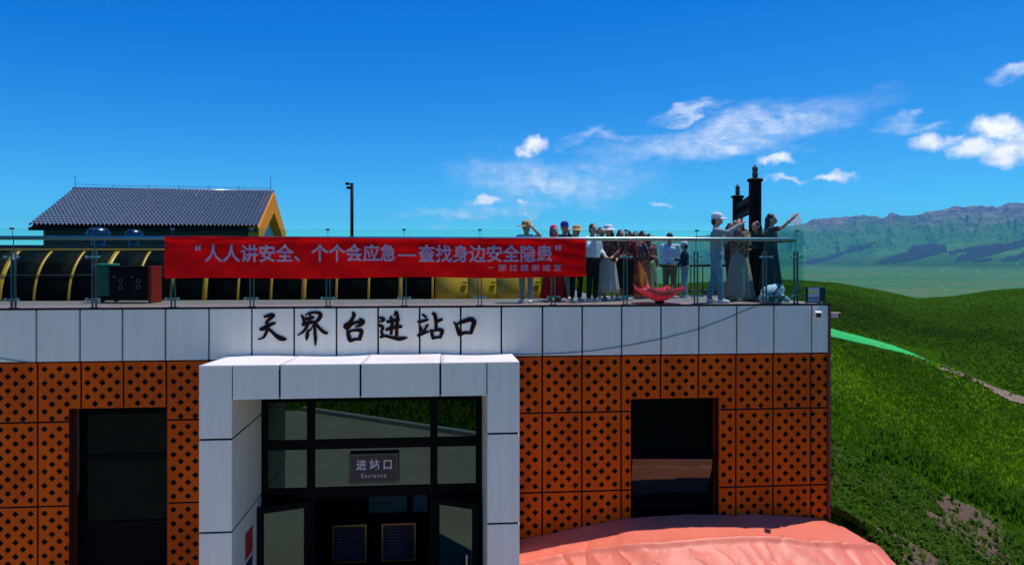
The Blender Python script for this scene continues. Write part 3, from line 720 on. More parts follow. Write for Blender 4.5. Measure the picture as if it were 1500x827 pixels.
def leaf(hx, fx, fy):
    """open door leaf from hinge (hx, YW) to its free edge (fx, fy)"""
    ang = math.atan2(fy - YW, fx - hx); L = math.hypot(fx - hx, fy - YW); zt, zb = sz(729), GROUND + .06
    d = link('door_leaf', mesh([], []), None, B); d.location = (hx, YW - .03, 0)
    d.matrix_parent_inverse = parent_world(B).inverted(); d.rotation_euler = (0, 0, ang)
    bm = bmesh.new(); w = .11
    for a in ((0, w, zb, zt), (L - w, L, zb, zt), (w, L - w, zt - w, zt), (w, L - w, zb, zb + .2)): add_box(bm, a[0], a[1], -.025, .025, a[2], a[3])
    link('frame', bm_mesh(bm), M_FRAME, d)
    g = glass_mat('door_pane', (.36, .5, .42), 1.9, opaque=.25)
    box('pane', g, d, w, L - w, -.006, .006, zb + .2, zt - w)
    bm = bmesh.new(); add_box(bm, L - .2, L - .17, -.09, -.06, -5.75, -5.2, .005); add_box(bm, L - .195, L - .175, -.06, -.02, -5.7, -5.67); add_box(bm, L - .195, L - .175, -.06, -.02, -5.28, -5.25)
    link('handle', bm_mesh(bm), M_STEEL, d)
leaf(uM1, -3.25, 13.04); leaf(uM2, su(635.5) + .78, 12.93)
# room seen through the entrance
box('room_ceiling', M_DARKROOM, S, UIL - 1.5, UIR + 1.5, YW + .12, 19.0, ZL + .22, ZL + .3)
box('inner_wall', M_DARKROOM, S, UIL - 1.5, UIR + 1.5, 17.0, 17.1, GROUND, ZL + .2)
M_PALE = mat('painted_back_light', (.45, .47, .36), .7, var=.15, vscale=2)  # pale green paints the daylight of a window seen through behind
yi = 16.8
def zi(py, px=565): return fz(px, py, yi)
box('back_light_panel', M_PALE, S, fu(540, yi), fu(596, yi), yi, yi + .02, zi(750), zi(690)); box('back_light_panel', M_PALE, S, fu(605, yi), fu(626, yi), yi, yi + .02, zi(750), zi(690))
M_GOLD = mat('gold_frame', (.45, .26, .07), .35, metal=.9)
M_BOARD = mat('navy_board', (.010, .012, .025), .5)

def text_mesh(body, size, w_offset=0.0, spacing=1.0, align='LEFT'):
    c = bpy.data.curves.new('t', 'FONT'); c.body = body; c.size = size; c.offset = w_offset; c.space_character = spacing; c.align_x = align; c.resolution_u = 3
    o = bpy.data.objects.new('t', c); COL.objects.link(o)
    dg = bpy.context.evaluated_depsgraph_get(); dg.update(); me = bpy.data.meshes.new_from_object(o.evaluated_get(dg))
    bpy.data.objects.remove(o); bpy.data.curves.remove(c); me.materials.clear(); return me
def fit_text(me, x0, x1, z0, z1, y, disp=None):
    """stands a flat text mesh up in the facade plane and stretches it into the given rectangle"""
    n = len(me.vertices); co = np.zeros(n * 3); me.vertices.foreach_get('co', co); co = co.reshape(-1, 3)
    a, b = co.min(0), co.max(0); o = np.zeros_like(co)
    o[:, 0] = x0 + (co[:, 0] - a[0]) / (b[0] - a[0]) * (x1 - x0); o[:, 2] = z0 + (co[:, 1] - a[1]) / (b[1] - a[1]) * (z1 - z0); o[:, 1] = y
    if disp: o[:, 1] += np.array([disp(q[0], q[2]) for q in o])
    me.vertices.foreach_set('co', o.ravel()); me.update(); return me
for k, (a, b_) in enumerate(((487, 537), (559, 609))):
    yb = 15.2; t = absolute(thing('notice_board', ('dark notice board in thin gold frame standing inside left door opening', 'dark notice board in thin gold frame standing inside right door opening')[k], 'notice board', (fu((a + b_) / 2, yb), yb, GROUND + .03), 0, 'gold framed boards inside the entrance'))
    u0, u1, z1 = fu(a, yb), fu(b_, yb), fz(545, 767, yb); z0 = GROUND + .25
    box('board', M_BOARD, t, u0 + .03, u1 - .03, yb, yb + .03, z0 + .03, z1 - .03)
    bm = bmesh.new()
    for q in ((u0, u0 + .03, z0, z1), (u1 - .03, u1, z0, z1), (u0 + .03, u1 - .03, z1 - .03, z1), (u0 + .03, u1 - .03, z0, z0 + .03)): add_box(bm, q[0], q[1], yb - .01, yb + .035, q[2], q[3])
    link('frame', bm_mesh(bm), M_GOLD, t)
    for s in (.12, .88): box('leg', M_FRAME, t, u0 + (u1 - u0) * s - .02, u0 + (u1 - u0) * s + .02, yb - .02, yb + .25, GROUND + .03, z0)
    lm = mat('dim_print', (.10, .11, .16), .6)
    bm = bmesh.new()                                # illegible heading and lines of print
    for r in range(9):
        ln = random.uniform(.5, .85); add_box(bm, u0 + .1, u0 + .1 + (u1 - u0 - .2) * ln, yb - .006, yb - .003, z1 - .17 - r * .06, z1 - .155 - r * .06)
    link('print', bm_mesh(bm), lm, t)
bm = bmesh.new()                                    # too small to read in the photograph: a row of red print
for r in range(8):
    q = fu(546 + r * 3.6 + (1.6 if r > 3 else 0), yi); add_box(bm, q, q + .036, yi - .010, yi - .006, zi(739), zi(734))
link('red_notice', bm_mesh(bm), mat('red_print', (.5, .06, .03), .6), S)
# entrance sign
ys = YW - .04; t = absolute(thing('entrance_sign', 'dark brown sign reading Entrance in white hung on the door glazing', 'sign', (su(547), ys, fz(547, 707, ys))))
u0, u1, z0, z1 = fu(511.5, ys), fu(584, ys), fz(547, 706.5, ys), fz(547, 663, ys)
M_SIGN = mat('sign_brown', (.020, .010, .013), .4); M_SIGNT = mat('sign_white', (.62, .58, .60), .5)
box('board', M_SIGN, t, u0, u1, ys - .02, ys + .02, z0, z1, .004)
bm = bmesh.new(); e, w = .022, .007
for q in ((u0 + e, u0 + e + w, z0 + e, z1 - e), (u1 - e - w, u1 - e, z0 + e, z1 - e), (u0 + e + w, u1 - e - w, z1 - e - w, z1 - e), (u0 + e + w, u1 - e - w, z0 + e, z0 + e + w)): add_box(bm, q[0], q[1], ys - .026, ys - .0215, q[2], q[3])
add_box(bm, u0 + e + w, u1 - e - w, ys - .024, ys - .0215, z0 + .44 * (z1 - z0), z0 + .44 * (z1 - z0) + .004)
link('border', bm_mesh(bm), mat('sign_border', (.22, .16, .16), .5), t)
link('lettering', fit_text(text_mesh('进 站 口', 1, .022), fu(522, ys), fu(574, ys), fz(547, 687, ys), fz(547, 671.5, ys), ys - .024), M_SIGNT, t)
link('lettering', fit_text(text_mesh('Entrance', 1, .004, 1.25), fu(529.5, ys), fu(566, ys), fz(547, 698.5, ys), fz(547, 692, ys), ys - .024), M_SIGNT, t)
# poster on the portal's inner left side
def poster():
    x = UIL + .008; t = tag(link('poster', mesh([(x, 12.28, GROUND + .6), (x, 12.72, GROUND + .6), (x, 12.72, fz(360, 772, 12.6)), (x, 12.28, fz(356, 782, 12.3))], [(0, 1, 2, 3)]), None), 'small red, white and teal poster stuck on the inner side of the portal', 'poster')
    m = bpy.data.materials.new('poster'); m.use_nodes = True; tr = m.node_tree; b = tr.nodes['Principled BSDF']; b.inputs['Roughness'].default_value = .4
    g = N(tr, 'ShaderNodeNewGeometry'); sx_ = N(tr, 'ShaderNodeSeparateXYZ'); tr.links.new(g.outputs['Position'], sx_.inputs[0])
    cr = N(tr, 'ShaderNodeValToRGB'); cr.color_ramp.interpolation = 'CONSTANT'
    a = N(tr, 'ShaderNodeMapRange'); a.inputs['From Min'].default_value = -5.6; a.inputs['From Max'].default_value = -4.6
    tr.links.new(sx_.outputs[2], a.inputs['Value']); tr.links.new(a.outputs[0], cr.inputs[0])
    el_ = cr.color_ramp.elements; el_[0].color = (.02, .12, .16, 1); el_[0].position = 0
    for pos, c in ((.42, (.03, .2, .25, 1)), (.5, (.02, .02, .03, 1)), (.62, (.6, .65, .68, 1)), (.68, (.55, .03, .02, 1))):
        e_ = el_.new(pos); e_.color = c
    el_[len(el_) - 1].color = (.55, .03, .02, 1); tr.links.new(cr.outputs[0], b.inputs['Base Color']); t.data.materials.append(m)
    s = t.modifiers.new('s', 'SOLIDIFY'); s.thickness = .006
poster()
# brush lettering on the fascia --------------------------------------------------
CH = {0: [  # strokes as (x, y, width) in a 8.333 px grid whose origin is photo pixel (360,448)
    [[(228, 133, 18), (275, 118, 28), (320, 105, 32), (352, 110, 24), (332, 133, 28), (290, 165, 30), (245, 208, 14)], [(178, 280, 24), (215, 275, 36), (270, 245, 40), (330, 215, 32), (377, 205, 12)],
     [(272, 200, 22), (275, 240, 30), (268, 290, 28), (250, 340, 28), (220, 382, 22), (155, 406, 5)], [(280, 272, 26), (330, 310, 28), (380, 358, 36), (430, 388, 46), (475, 398, 38), (510, 403, 8)]],
    [[(682, 105, 14), (708, 140, 28), (720, 185, 28), (716, 238, 24)], [(735, 108, 14), (790, 82, 22), (860, 76, 24), (908, 86, 34), (918, 118, 38), (895, 160, 34), (862, 196, 22)], [(735, 152, 26), (790, 148, 30), (838, 130, 26)], [(795, 100, 18), (790, 150, 22), (785, 200, 20)],
     [(692, 232, 24), (740, 207, 32), (800, 196, 34), (862, 194, 24)], [(772, 205, 26), (745, 260, 28), (700, 318, 22), (636, 358, 6)], [(860, 212, 30), (900, 260, 28), (945, 303, 32), (985, 325, 30), (1012, 332, 10)],
     [(832, 222, 10), (800, 285, 14), (768, 300, 26), (757, 360, 36), (748, 415, 12)], [(848, 210, 22), (850, 300, 28), (858, 400, 30), (856, 480, 8)]],
    [[(1303, 72, 12), (1326, 105, 38), (1295, 170, 32), (1255, 215, 36), (1200, 232, 22)], [(1200, 236, 26), (1243, 258, 46), (1300, 215, 32), (1370, 192, 28), (1430, 190, 34)], [(1388, 150, 14), (1430, 182, 42), (1425, 212, 38), (1385, 236, 28), (1335, 252, 8)],
     [(1246, 285, 20), (1256, 340, 38), (1270, 395, 42), (1285, 436, 20)], [(1258, 312, 22), (1330, 292, 24), (1398, 292, 36), (1418, 312, 36), (1402, 370, 36), (1392, 410, 26)], [(1280, 422, 32), (1340, 402, 28), (1415, 405, 18)]]],
    1: [  # origin (530,448)
    [[(208, 142, 12), (250, 145, 30), (272, 163, 32), (250, 183, 22), (208, 184, 8)], [(200, 225, 22), (250, 246, 32), (258, 275, 30), (240, 308, 24), (262, 350, 28)], [(222, 378, 22), (290, 362, 26), (370, 380, 30), (460, 396, 40), (520, 388, 28), (562, 382, 8)],
     [(303, 192, 22), (360, 182, 36), (468, 158, 22)], [(293, 292, 22), (350, 268, 34), (430, 252, 32), (497, 246, 22)], [(352, 122, 22), (374, 180, 32), (366, 260, 30), (360, 345, 26)], [(395, 120, 10), (420, 70, 22), (436, 100, 30), (436, 160, 36), (430, 250, 34), (428, 362, 30)]],
    [[(732, 96, 12), (762, 116, 24), (792, 138, 22)], [(678, 190, 20), (740, 182, 30), (818, 160, 18)], [(700, 228, 14), (724, 268, 26), (740, 312, 22)], [(808, 222, 28), (790, 250, 24), (760, 305, 18)], [(680, 362, 24), (740, 332, 32), (822, 305, 18)],
     [(856, 84, 18), (892, 108, 36), (906, 200, 32), (905, 290, 28)], [(905, 192, 26), (950, 172, 30), (988, 158, 20)], [(838, 282, 18), (858, 340, 32), (872, 402, 22)], [(858, 304, 22), (930, 286, 28), (982, 298, 36), (965, 355, 30), (952, 394, 22)], [(870, 388, 26), (920, 378, 24), (968, 380, 18)]],
    [[(1122, 192, 12), (1155, 240, 30), (1175, 300, 38), (1190, 362, 22)], [(1160, 218, 20), (1240, 186, 38), (1322, 160, 44), (1368, 188, 46), (1350, 260, 40), (1328, 336, 28)], [(1188, 345, 34), (1260, 322, 30), (1338, 330, 20)]]]}
def stroke_poly(pts, n=5):
    P_ = [Vector((a, b, 0)) for a, b, _ in pts]; Wd = [w for _, _, w in pts]; out = []
    for i in range(len(P_) - 1):                   # Catmull-Rom
        p0, p1, p2, p3 = P_[max(i - 1, 0)], P_[i], P_[i + 1], P_[min(i + 2, len(P_) - 1)]
        for k in range(n + (i == len(P_) - 2)):
            t = k / n; q = .5 * ((2 * p1) + (p2 - p0) * t + (2 * p0 - 5 * p1 + 4 * p2 - p3) * t * t + (3 * p1 - p0 - 3 * p2 + p3) * t ** 3)
            out.append((q, Wd[i] + (Wd[i + 1] - Wd[i]) * t))
    return out
for grp, ox in ((0, 360), (1, 530)):
    for strokes in CH[grp]:
        bm = bmesh.new()
        for si, s in enumerate(strokes):
            pl = stroke_poly(s); L, R_ = [], []
            for i, (q, w) in enumerate(pl):
                d = (pl[min(i + 1, len(pl) - 1)][0] - pl[max(i - 1, 0)][0]).normalized(); nrm = Vector((-d.y, d.x, 0))
                L.append(q + nrm * w * .66); R_.append(q - nrm * w * .66)
            yy = YF - .062 - .0006 * si
            tov = lambda v, y_: (fu(ox + v.x / 8.333), y_, fz(ox + v.x / 8.333, 448 + v.y / 8.333))
            fl = [bm.verts.new(tov(v, yy)) for v in L]; fr_ = [bm.verts.new(tov(v, yy)) for v in R_]
            bl = [bm.verts.new(tov(v, YF - .046)) for v in L]; br = [bm.verts.new(tov(v, YF - .046)) for v in R_]
            for i in range(len(L) - 1):
                bm.faces.new((fl[i], fl[i + 1], fr_[i + 1], fr_[i])); bm.faces.new((fl[i], bl[i], bl[i + 1], fl[i + 1])); bm.faces.new((fr_[i], fr_[i + 1], br[i + 1], br[i]))
            bm.faces.new((fl[0], fr_[0], br[0], bl[0])); bm.faces.new((fl[-1], bl[-1], br[-1], fr_[-1]))
        bmesh.ops.recalc_face_normals(bm, faces=bm.faces)
        link('sign_character', bm_mesh(bm), M_CALLI, B)
# sagging cable on the fascia
pts = [(fu(a), YF - .055, fz(a, b_)) for a, b_ in ((748, 518.5), (790, 517.8), (830, 516), (870, 512.5), (920, 505), (970, 495), (1020, 482), (1060, 467), (1090, 454), (1108, 447.5))]
tag(tube('cable', mat('cable_grey', (.12, .12, .13), .6), None, pts, .0065, 6), 'thin grey cable sagging across the white fascia right of the portal', 'cable')
pts = [(fu(a), YF - .055, fz(a, b_)) for a, b_ in ((-40, 519), (0, 523.5), (30, 528), (54, 530.5))]
tag(tube('cable', MATS['cable_grey'], None, pts, .006, 6), 'short thin cable on the fascia at the far left', 'cable')

# ------------------------------------------------------------------ tarp over a pile at the foot of the wall
def build_tarp():
    wx = [fu(p, 12.98) for p in (742, 762, 860, 920, 1000, 1100, 1190, 1222)]; wz = [-5.02, -4.99, -4.80, -4.69, -4.65, -4.69, -4.78, -4.84]
    NU, NV = 420, 170; us = np.linspace(UPR - .15, 9.6, NU); vs = np.linspace(0, 3.3, NV)
    U, V = np.meshgrid(us, vs); top = np.interp(U, wx, wz)
    edge = np.interp(U, [1, 3, 5, 7, 8], [.72, .82, .85, .80, .7]) + .05 * np.sin(U * 2.1)
    z = top - .16 * V - .35 * softplus(V - edge, .06) - .5 * softplus(V - 2.1, .1)
    z = z + .05 * np.exp(-((V - edge) / .07) ** 2)
    # folds: fan-shaped creases running out from the wall
    ph = U * 5.2 + 14 * fbm(U * .8, V * .6, 3, 12) - V * 1.1
    cre = np.abs(np.sin(ph)) ** .28
    irr = sstep(-.10, .16, fbm(U * .9, V * 1.1, 3, 55)); z = z - .038 * (1 - cre) * sstep(.1, .5, V) * irr + .05 * fbm(U * 1.6, V * 2.2, 3, 3) + .012 * ridged(U * 3.1 + V, V * 2.3 - U * .6, 3, 8)
    ph2 = U * 7 - V * 5 + 12 * fbm(U * .7, V * .8, 3, 30)
    z = z + .034 * (1 - np.abs(np.sin(ph2)) ** .32) * sstep(-.08, .14, fbm(U * .7 + 9, V * .8, 3, 66)) * sstep(edge, edge + .2, V)
    # right-hand end slumps down to the bank
    endx = 7.25 + .35 * V; z = z - 1.5 * softplus(U - endx, .12)
    g = np.minimum(height(U, 12.98 - V), 9); z = np.maximum(z, g + .03)
    P_ = np.stack([U, 12.985 - V, z], -1).reshape(-1, 3)
    keep = (z - g).reshape(-1) > .031
    i = np.arange(NV - 1)[:, None]; j = np.arange(NU - 1)[None, :]
    f = np.stack([i * NU + j, (i + 1) * NU + j, (i + 1) * NU + j + 1, i * NU + j + 1], -1).reshape(-1, 4)
    f = f[keep[f].any(1)]
    m = mat('pink_tarp', (.74, .170, .100), .47, var=.06, vscale=1.5, bump=.10, bscale=12, spec=.34)
    o = link('tarp', big_mesh(P_, f), m, None, True); tag(o, 'crumpled salmon-pink plastic tarp covering a pile along the wall', 'tarp')
build_tarp()

# ------------------------------------------------------------------ glass railing on the terrace edge
YG = 13.17; ZT = Z_TOP
def gz(py, px): return fz(px, py, YG)
POSTS = [17, 136, 252, 368, 480, 592, 703, 811, 917, 1021, 1122]
G = absolute(thing('glass_railing', 'frameless glass balustrade with steel handrail along the terrace edge', 'railing', (0, YG, ZT)))
U0, U1 = -9.2, fu(1177, YG); GT = .487; GB = ZT + .05
pu = [fu(p, YG) for p in POSTS]; ed_ = [U0, fu(-100, YG)] + pu + [U1]
for a, b in zip(ed_[:-1], ed_[1:]): box('glass_panel', M_GLASS, G, a + .006, b - .006, YG - .006, YG + .006, GB, GT)
box('glass_panel', M_GLASS, G, U1 - .012, U1, YG + .012, YG + 1.6, GB, GT); box('glass_panel', M_GLASS, G, U1 - .012, U1, YG + 1.62, YG + 3.4, GB, GT)
def post(u, y, side=False):
    o = absolute(link('post', mesh([], []), None, G)); bm = bmesh.new()
    for s in (-.03, .03): add_box(bm, u + s - .008, u + s + .008, y + .03, y + .085, ZT, .10, .002)
    add_box(bm, u - .07, u + .07, y + .02, y + .095, ZT, ZT + .012)
    link('bar', bm_mesh(bm), M_STEELD, o)
    for z in (.0, -.72):
        bm = bmesh.new(); add_box(bm, u - .11, u + .11, y + .012, y + .03, z - .012, z + .012, .003)
        for s in (-.1, .1):
            r = bmesh.ops.create_cone(bm, segments=12, radius1=.022, radius2=.022, depth=.05, cap_ends=True)
            bmesh.ops.rotate(bm, cent=(0, 0, 0), matrix=Matrix.Rotation(math.pi / 2, 3, 'X'), verts=r['verts']); bmesh.ops.translate(bm, vec=(u + s, y, z), verts=r['verts'])
        link('clamp', bm_mesh(bm), M_STEEL, o)
    bm = bmesh.new(); add_box(bm, u - .006, u + .006, y + .05, y + .062, .1, .30); add_box(bm, u - .004, u + .004, y + .018, y + .026, .33, GT - .02); add_box(bm, u - .03, u + .03, y - .018, y + .03, GT - .025, GT + .008)
    link('bracket', bm_mesh(bm), M_STEELD, o)
for u in pu: post(u, YG)
post(U1 - .12, YG); post(U1 - .12, YG + 1.5)
tube('handrail', M_STEEL, G, [(U0, YG + .14, .325), (U1 - .16, YG + .14, .325), (U1 - .1, YG + .16, .315), (U1 - .085, YG + .24, .31), (U1 - .085, YG + 3.3, .325)], .036, 14)

# ------------------------------------------------------------------ banner tied to the glass
def ban_disp(u, z):
    return .010 * math.sin(z * 34 + .6 * math.sin(u * 1.3)) * math.exp(-((z - .27) / .10) ** 2) + .010 * math.sin(u * 5.3 + z * 9) + .004 * math.sin(u * 13 - z * 21) + .012 * math.sin((z + u * .18) * 30) * max(0, min(1, (u - 1.1) / 1.2))
YB = 13.115; BU0, BU1 = fu(241, YB), fu(858.5, YB); BZT, BZB = fz(241, 346, YB), fz(241, 408, YB)
bt = absolute(thing('banner', 'long red safety banner with two lines of mauve Chinese lettering tied to the railing', 'banner', ((BU0 + BU1) / 2, YB, BZB)))
nx, nz_ = 160, 20; vs, fs = [], []
for j in range(nz_ + 1):
    for i in range(nx + 1):
        u = BU0 + (BU1 - BU0) * i / nx; s = i / nx
        zt = BZT - .035 * s + .008 * math.sin(s * 9); zb = BZB + .01 * s + .012 * math.sin(s * 14)
        z = zb + (zt - zb) * j / nz_; vs.append((u, YB + ban_disp(u, z), z))
for j in range(nz_):
    for i in range(nx): q = j * (nx + 1) + i; fs.append((q, q + 1, q + nx + 2, q + nx + 1))
M_BAN = mat('red_cloth', (.95, .004, .004), .7, var=.10, vscale=3, spec=.08)
tr_ = MATS['red_cloth'].node_tree; ob_ = tr_.nodes['Material Output']; pr_ = tr_.nodes['Principled BSDF']
tl_ = N(tr_, 'ShaderNodeBsdfTranslucent'); tl_.inputs['Color'].default_value = (.92, .004, .006, 1); mx_ = N(tr_, 'ShaderNodeMixShader'); mx_.inputs[0].default_value = .22
tr_.links.new(pr_.outputs[0], mx_.inputs[1]); tr_.links.new(tl_.outputs[0], mx_.inputs[2]); tr_.links.new(mx_.outputs[0], ob_.inputs['Surface'])
link('cloth', mesh(vs, fs), M_BAN, bt, True)
M_BTXT = mat('mauve_print', (.44, .27, .36), .6)
dsp = lambda u, z: ban_disp(u, z) - .014
def bline(body, a, b, t0, t1, off):
    link('lettering', fit_text(text_mesh(body, 1, off), fu(a, YB), fu(b, YB), fz(a, t1, YB), fz(a, t0, YB), YB, dsp), M_BTXT, bt)
bline('人人讲安全、', 300, 440, 357.5, 384, .022)
bline('个个会应急', 456, 580.5, 357, 383.5, .022)
bline('查找身边安全隐患', 612.5, 809, 358, 384.5, .022)
bm = bmesh.new(); add_box(bm, fu(583, YB), fu(610, YB), YB - .02, YB - .016, fz(600, 375, YB), fz(600, 372.5, YB)); link('lettering', bm_mesh(bm), M_BTXT, bt)
bline('“', 286, 295, 358.5, 367, .03); bline('”', 812.5, 822, 359, 367.5, .03)
bline('那 拉 提 索 道 宣', 730, 822, 387, 397, .008)
bm = bmesh.new(); add_box(bm, fu(714, YB), fu(723, YB), YB - .02, YB - .016, fz(715, 392, YB), fz(715, 391, YB)); link('lettering', bm_mesh(bm), M_BTXT, bt)
tube('tie_string', M_BAN, bt, [(fu(847, YB), YB, fz(847, 406, YB)), (fu(846.5, YB), YB + .01, fz(847, 413, YB)), (fu(847.2, YB), YB, fz(847, 420, YB))], .008, 5)

# ------------------------------------------------------------------ vaulted conveyor tunnel on the terrace
YT = 15.4; RW, RH = 1.3, 1.13
Tn = absolute(thing('vaulted_tunnel', 'low dark vaulted tunnel with yellow ribs and solid yellow end section', 'tunnel', (-4, YT, ZT)))
M_SMOKE = mat('smoked_cover', (.003, .003, .0035), .6, spec=.03); M_YEL = mat('yellow_rib', (.62, .30, .008), .4, var=.08); M_YELC = mat('yellow_cover', (.58, .32, .010), .22, var=.12, vscale=1.2)
def arch(t, o=0.): return YT + RW - (RW + o) * math.cos(t), ZT + (RH + o) * math.sin(t)
def vault(name, m, u0, u1, o=0., th=None, tmax=math.pi):
    vs, fs = [], []; n = 28
    for k in range(n + 1):
        y, z = arch(tmax * k / n, o)
        vs += [(u0, y, z), (u1, y, z)]
    for k in range(n): fs.append((2 * k, 2 * k + 1, 2 * k + 3, 2 * k + 2))
    ob = link(name, mesh(vs, fs), m, Tn, True); s = ob.modifiers.new('s', 'SOLIDIFY'); s.thickness = th or .012; return ob
uE, uY = fu(637, YT), fu(793, YT); rp = .655; u = uE - .05; k = 0; ribs = []
while u > -10.6: ribs.append(u); u -= rp
for i in range(len(ribs) - 1): vault('cover_panel', M_SMOKE, ribs[i + 1], ribs[i])
for i, u in enumerate(ribs):
    w = .048 if i % 3 == 1 else .024; vault('rib', M_YEL, u - w, u + w, .012, .03, 1.08)
for z, r, m in ((.86, .022, M_YEL), (.42, .010, M_STEELD)):
    t = math.asin(z * 1.0 + .02) if z < .9 else 1.2; y, zz = arch(t, .03); tube('purlin', m, Tn, [(ribs[-1], y, zz), (ribs[0], y, zz)], r, 6)
e3 = [uE, uE + (uY - uE) * .31, uE + (uY - uE) * .58, uY]
for i in range(3):
    vault('yellow_panel', M_YELC, e3[i] + .006, e3[i + 1] - .006, -.03)
    vs_ = [(e3[i + 1] - .3, arch(.35, .0)[0], arch(.35)[1])]
    box('hinge', M_FRAME, Tn, e3[i + 1] - .12, e3[i + 1] - .02, arch(.3, -.005)[0] - .01, arch(.3)[0] + .02, arch(.3)[1] - .012, arch(.3)[1] + .012)
vault('dark_lining', M_BLACK, ribs[-1], uY - .02, -.07)

# green wheelie bin and red sorting cabinet before the tunnel
def wheelie(px, Z, label):
    x, y = c2w((px - 750) / F * Z, Z); t = thing('wheelie_bin', label, 'bin', (x, y, ZT))
    m = mat('bin_green', (.012, .13, .07), .45, var=.1); ml = mat('bin_lid_green', (.02, .32, .17), .35)
    vs = []; 
    for z, w, d in ((.12, .19, .20), (.70, .245, .27)):
        for a, b in ((-1, -1), (1, -1), (1, 1), (-1, 1)): vs.append((a * w / 1.6, b * d / 1.6, z))
    bm = bmesh.new(); V = [bm.verts.new(v) for v in vs]
    for f in ((0, 1, 5, 4), (1, 2, 6, 5), (2, 3, 7, 6), (3, 0, 4, 7), (3, 2, 1, 0), (4, 5, 6, 7)): bm.faces.new([V[i] for i in f])
    bmesh.ops.bevel(bm, geom=list(bm.edges), offset=.015, segments=2, affect='EDGES'); link('body', bm_mesh(bm), m, t)
    bm = bmesh.new(); add_box(bm, -.17, .17, -.19, .19, .705, .745, .015); link('lid', bm_mesh(bm), ml, t)
    link('handle', tube_mesh([(-.13, .17, .70), (-.13, .23, .70), (.13, .23, .70), (.13, .17, .70)], .014, 6), m, t)
    for s in (-1, 1):
        bm = bmesh.new(); r = bmesh.ops.create_cone(bm, segments=18, radius1=.1, radius2=.1, depth=.04, cap_ends=True)
        bmesh.ops.rotate(bm, cent=(0, 0, 0), matrix=Matrix.Rotation(math.pi / 2, 3, 'Y'), verts=r['verts']); bmesh.ops.translate(bm, vec=(s * .13, .14, .1), verts=r['verts'])
        link('wheel', bm_mesh(bm), M_FRAME, t)
wheelie(156, 14.25, 'green wheelie bin with bright green lid beside the sorting cabinet')
def cabinet(px0, px1, Z, label):
    xa, ya = c2w((px0 - 750) / F * Z, Z); xb, yb = c2w((px1 - 750) / F * Z, Z); L = math.hypot(xb - xa, yb - ya)
    t = thing('sorting_cabinet', label, 'bin', ((xa + xb) / 2, (ya + yb) / 2, ZT), -.10)
    mm = mat('cabinet_maroon', (.016, .005, .006), .6, spec=.1); mr = mat('cabinet_red', (.30, .022, .010), .5, spec=.2)
    bm = bmesh.new(); add_box(bm, -L / 2, L / 2 - .06, -.2, .2, .05, .66, .01); link('body', bm_mesh(bm), mm, t)
    bm = bmesh.new(); add_box(bm, L / 2 - .058, L / 2, -.215, .2, .0, .70, .006); link('end_panel', bm_mesh(bm), mr, t)
    bm = bmesh.new(); add_box(bm, -L / 2 - .02, L / 2 - .06, -.22, .22, .662, .70, .006); link('top', bm_mesh(bm), mm, t)
    for s in (-.2, .14):
        bm = bmesh.new(); add_box(bm, s - .155, s + .155, -.206, -.2005, .09, .62, .003); d = link('door', bm_mesh(bm), mm, t)
        for z in (.42, .30):
            bm = bmesh.new(); r = bmesh.ops.create_circle(bm, segments=20, radius=.034); 
            bmesh.ops.rotate(bm, cent=(0, 0, 0), matrix=Matrix.Rotation(math.pi / 2, 3, 'X'), verts=bm.verts); bmesh.ops.translate(bm, vec=(s + .02, -.212, z), verts=bm.verts)
            me = bm_mesh(bm); pts = [v.co.copy() for v in me.vertices]; link('emblem', tube_mesh(pts + [pts[0], pts[1]], .005, 5, False), mat('emblem_grey', (.28, .26, .26), .5), d)
        link('knob', lathe_mesh([(.012, -.012), (.016, 0), (.012, .012)], 10, (s - .1, -.213, .5)), M_STEEL, d)
cabinet(168, 230, 14.1, 'dark maroon waste sorting cabinet with red end panel before the tunnel')

# unidentified shiny shapes behind the tunnel, modelled as polished domes
for px, py, w, lab in ((144, 341, 32, 'blue-grey shiny dome of unknown kind above the tunnel, the larger of two'), (196, 344, 25, 'small shiny dome of unknown kind right of the larger one above the tunnel')):
    Z = 18.5; q = at_depth(px, py, Z); r = w / 2 / F * Z
    t = thing('shiny_dome', lab, 'unidentified', (q.x, q.y, ZT), 0, 'shiny domes of unknown kind behind the tunnel')
    hz = q.z - ZT + .1
    link('dome', lathe_mesh([(r, hz - .18), (r * 1.02, hz - .16), (r * .96, hz - .06), (r * .8, hz), (r * .5, hz + .035), (r * .1, hz + .045)], 24), mat('dome_metal', (.07, .09, .12), .3, metal=1.), t, True)
    link('stem', lathe_mesh([(r * .55, 0), (r * .55, hz - .17)], 16), M_STEELD, t, True)

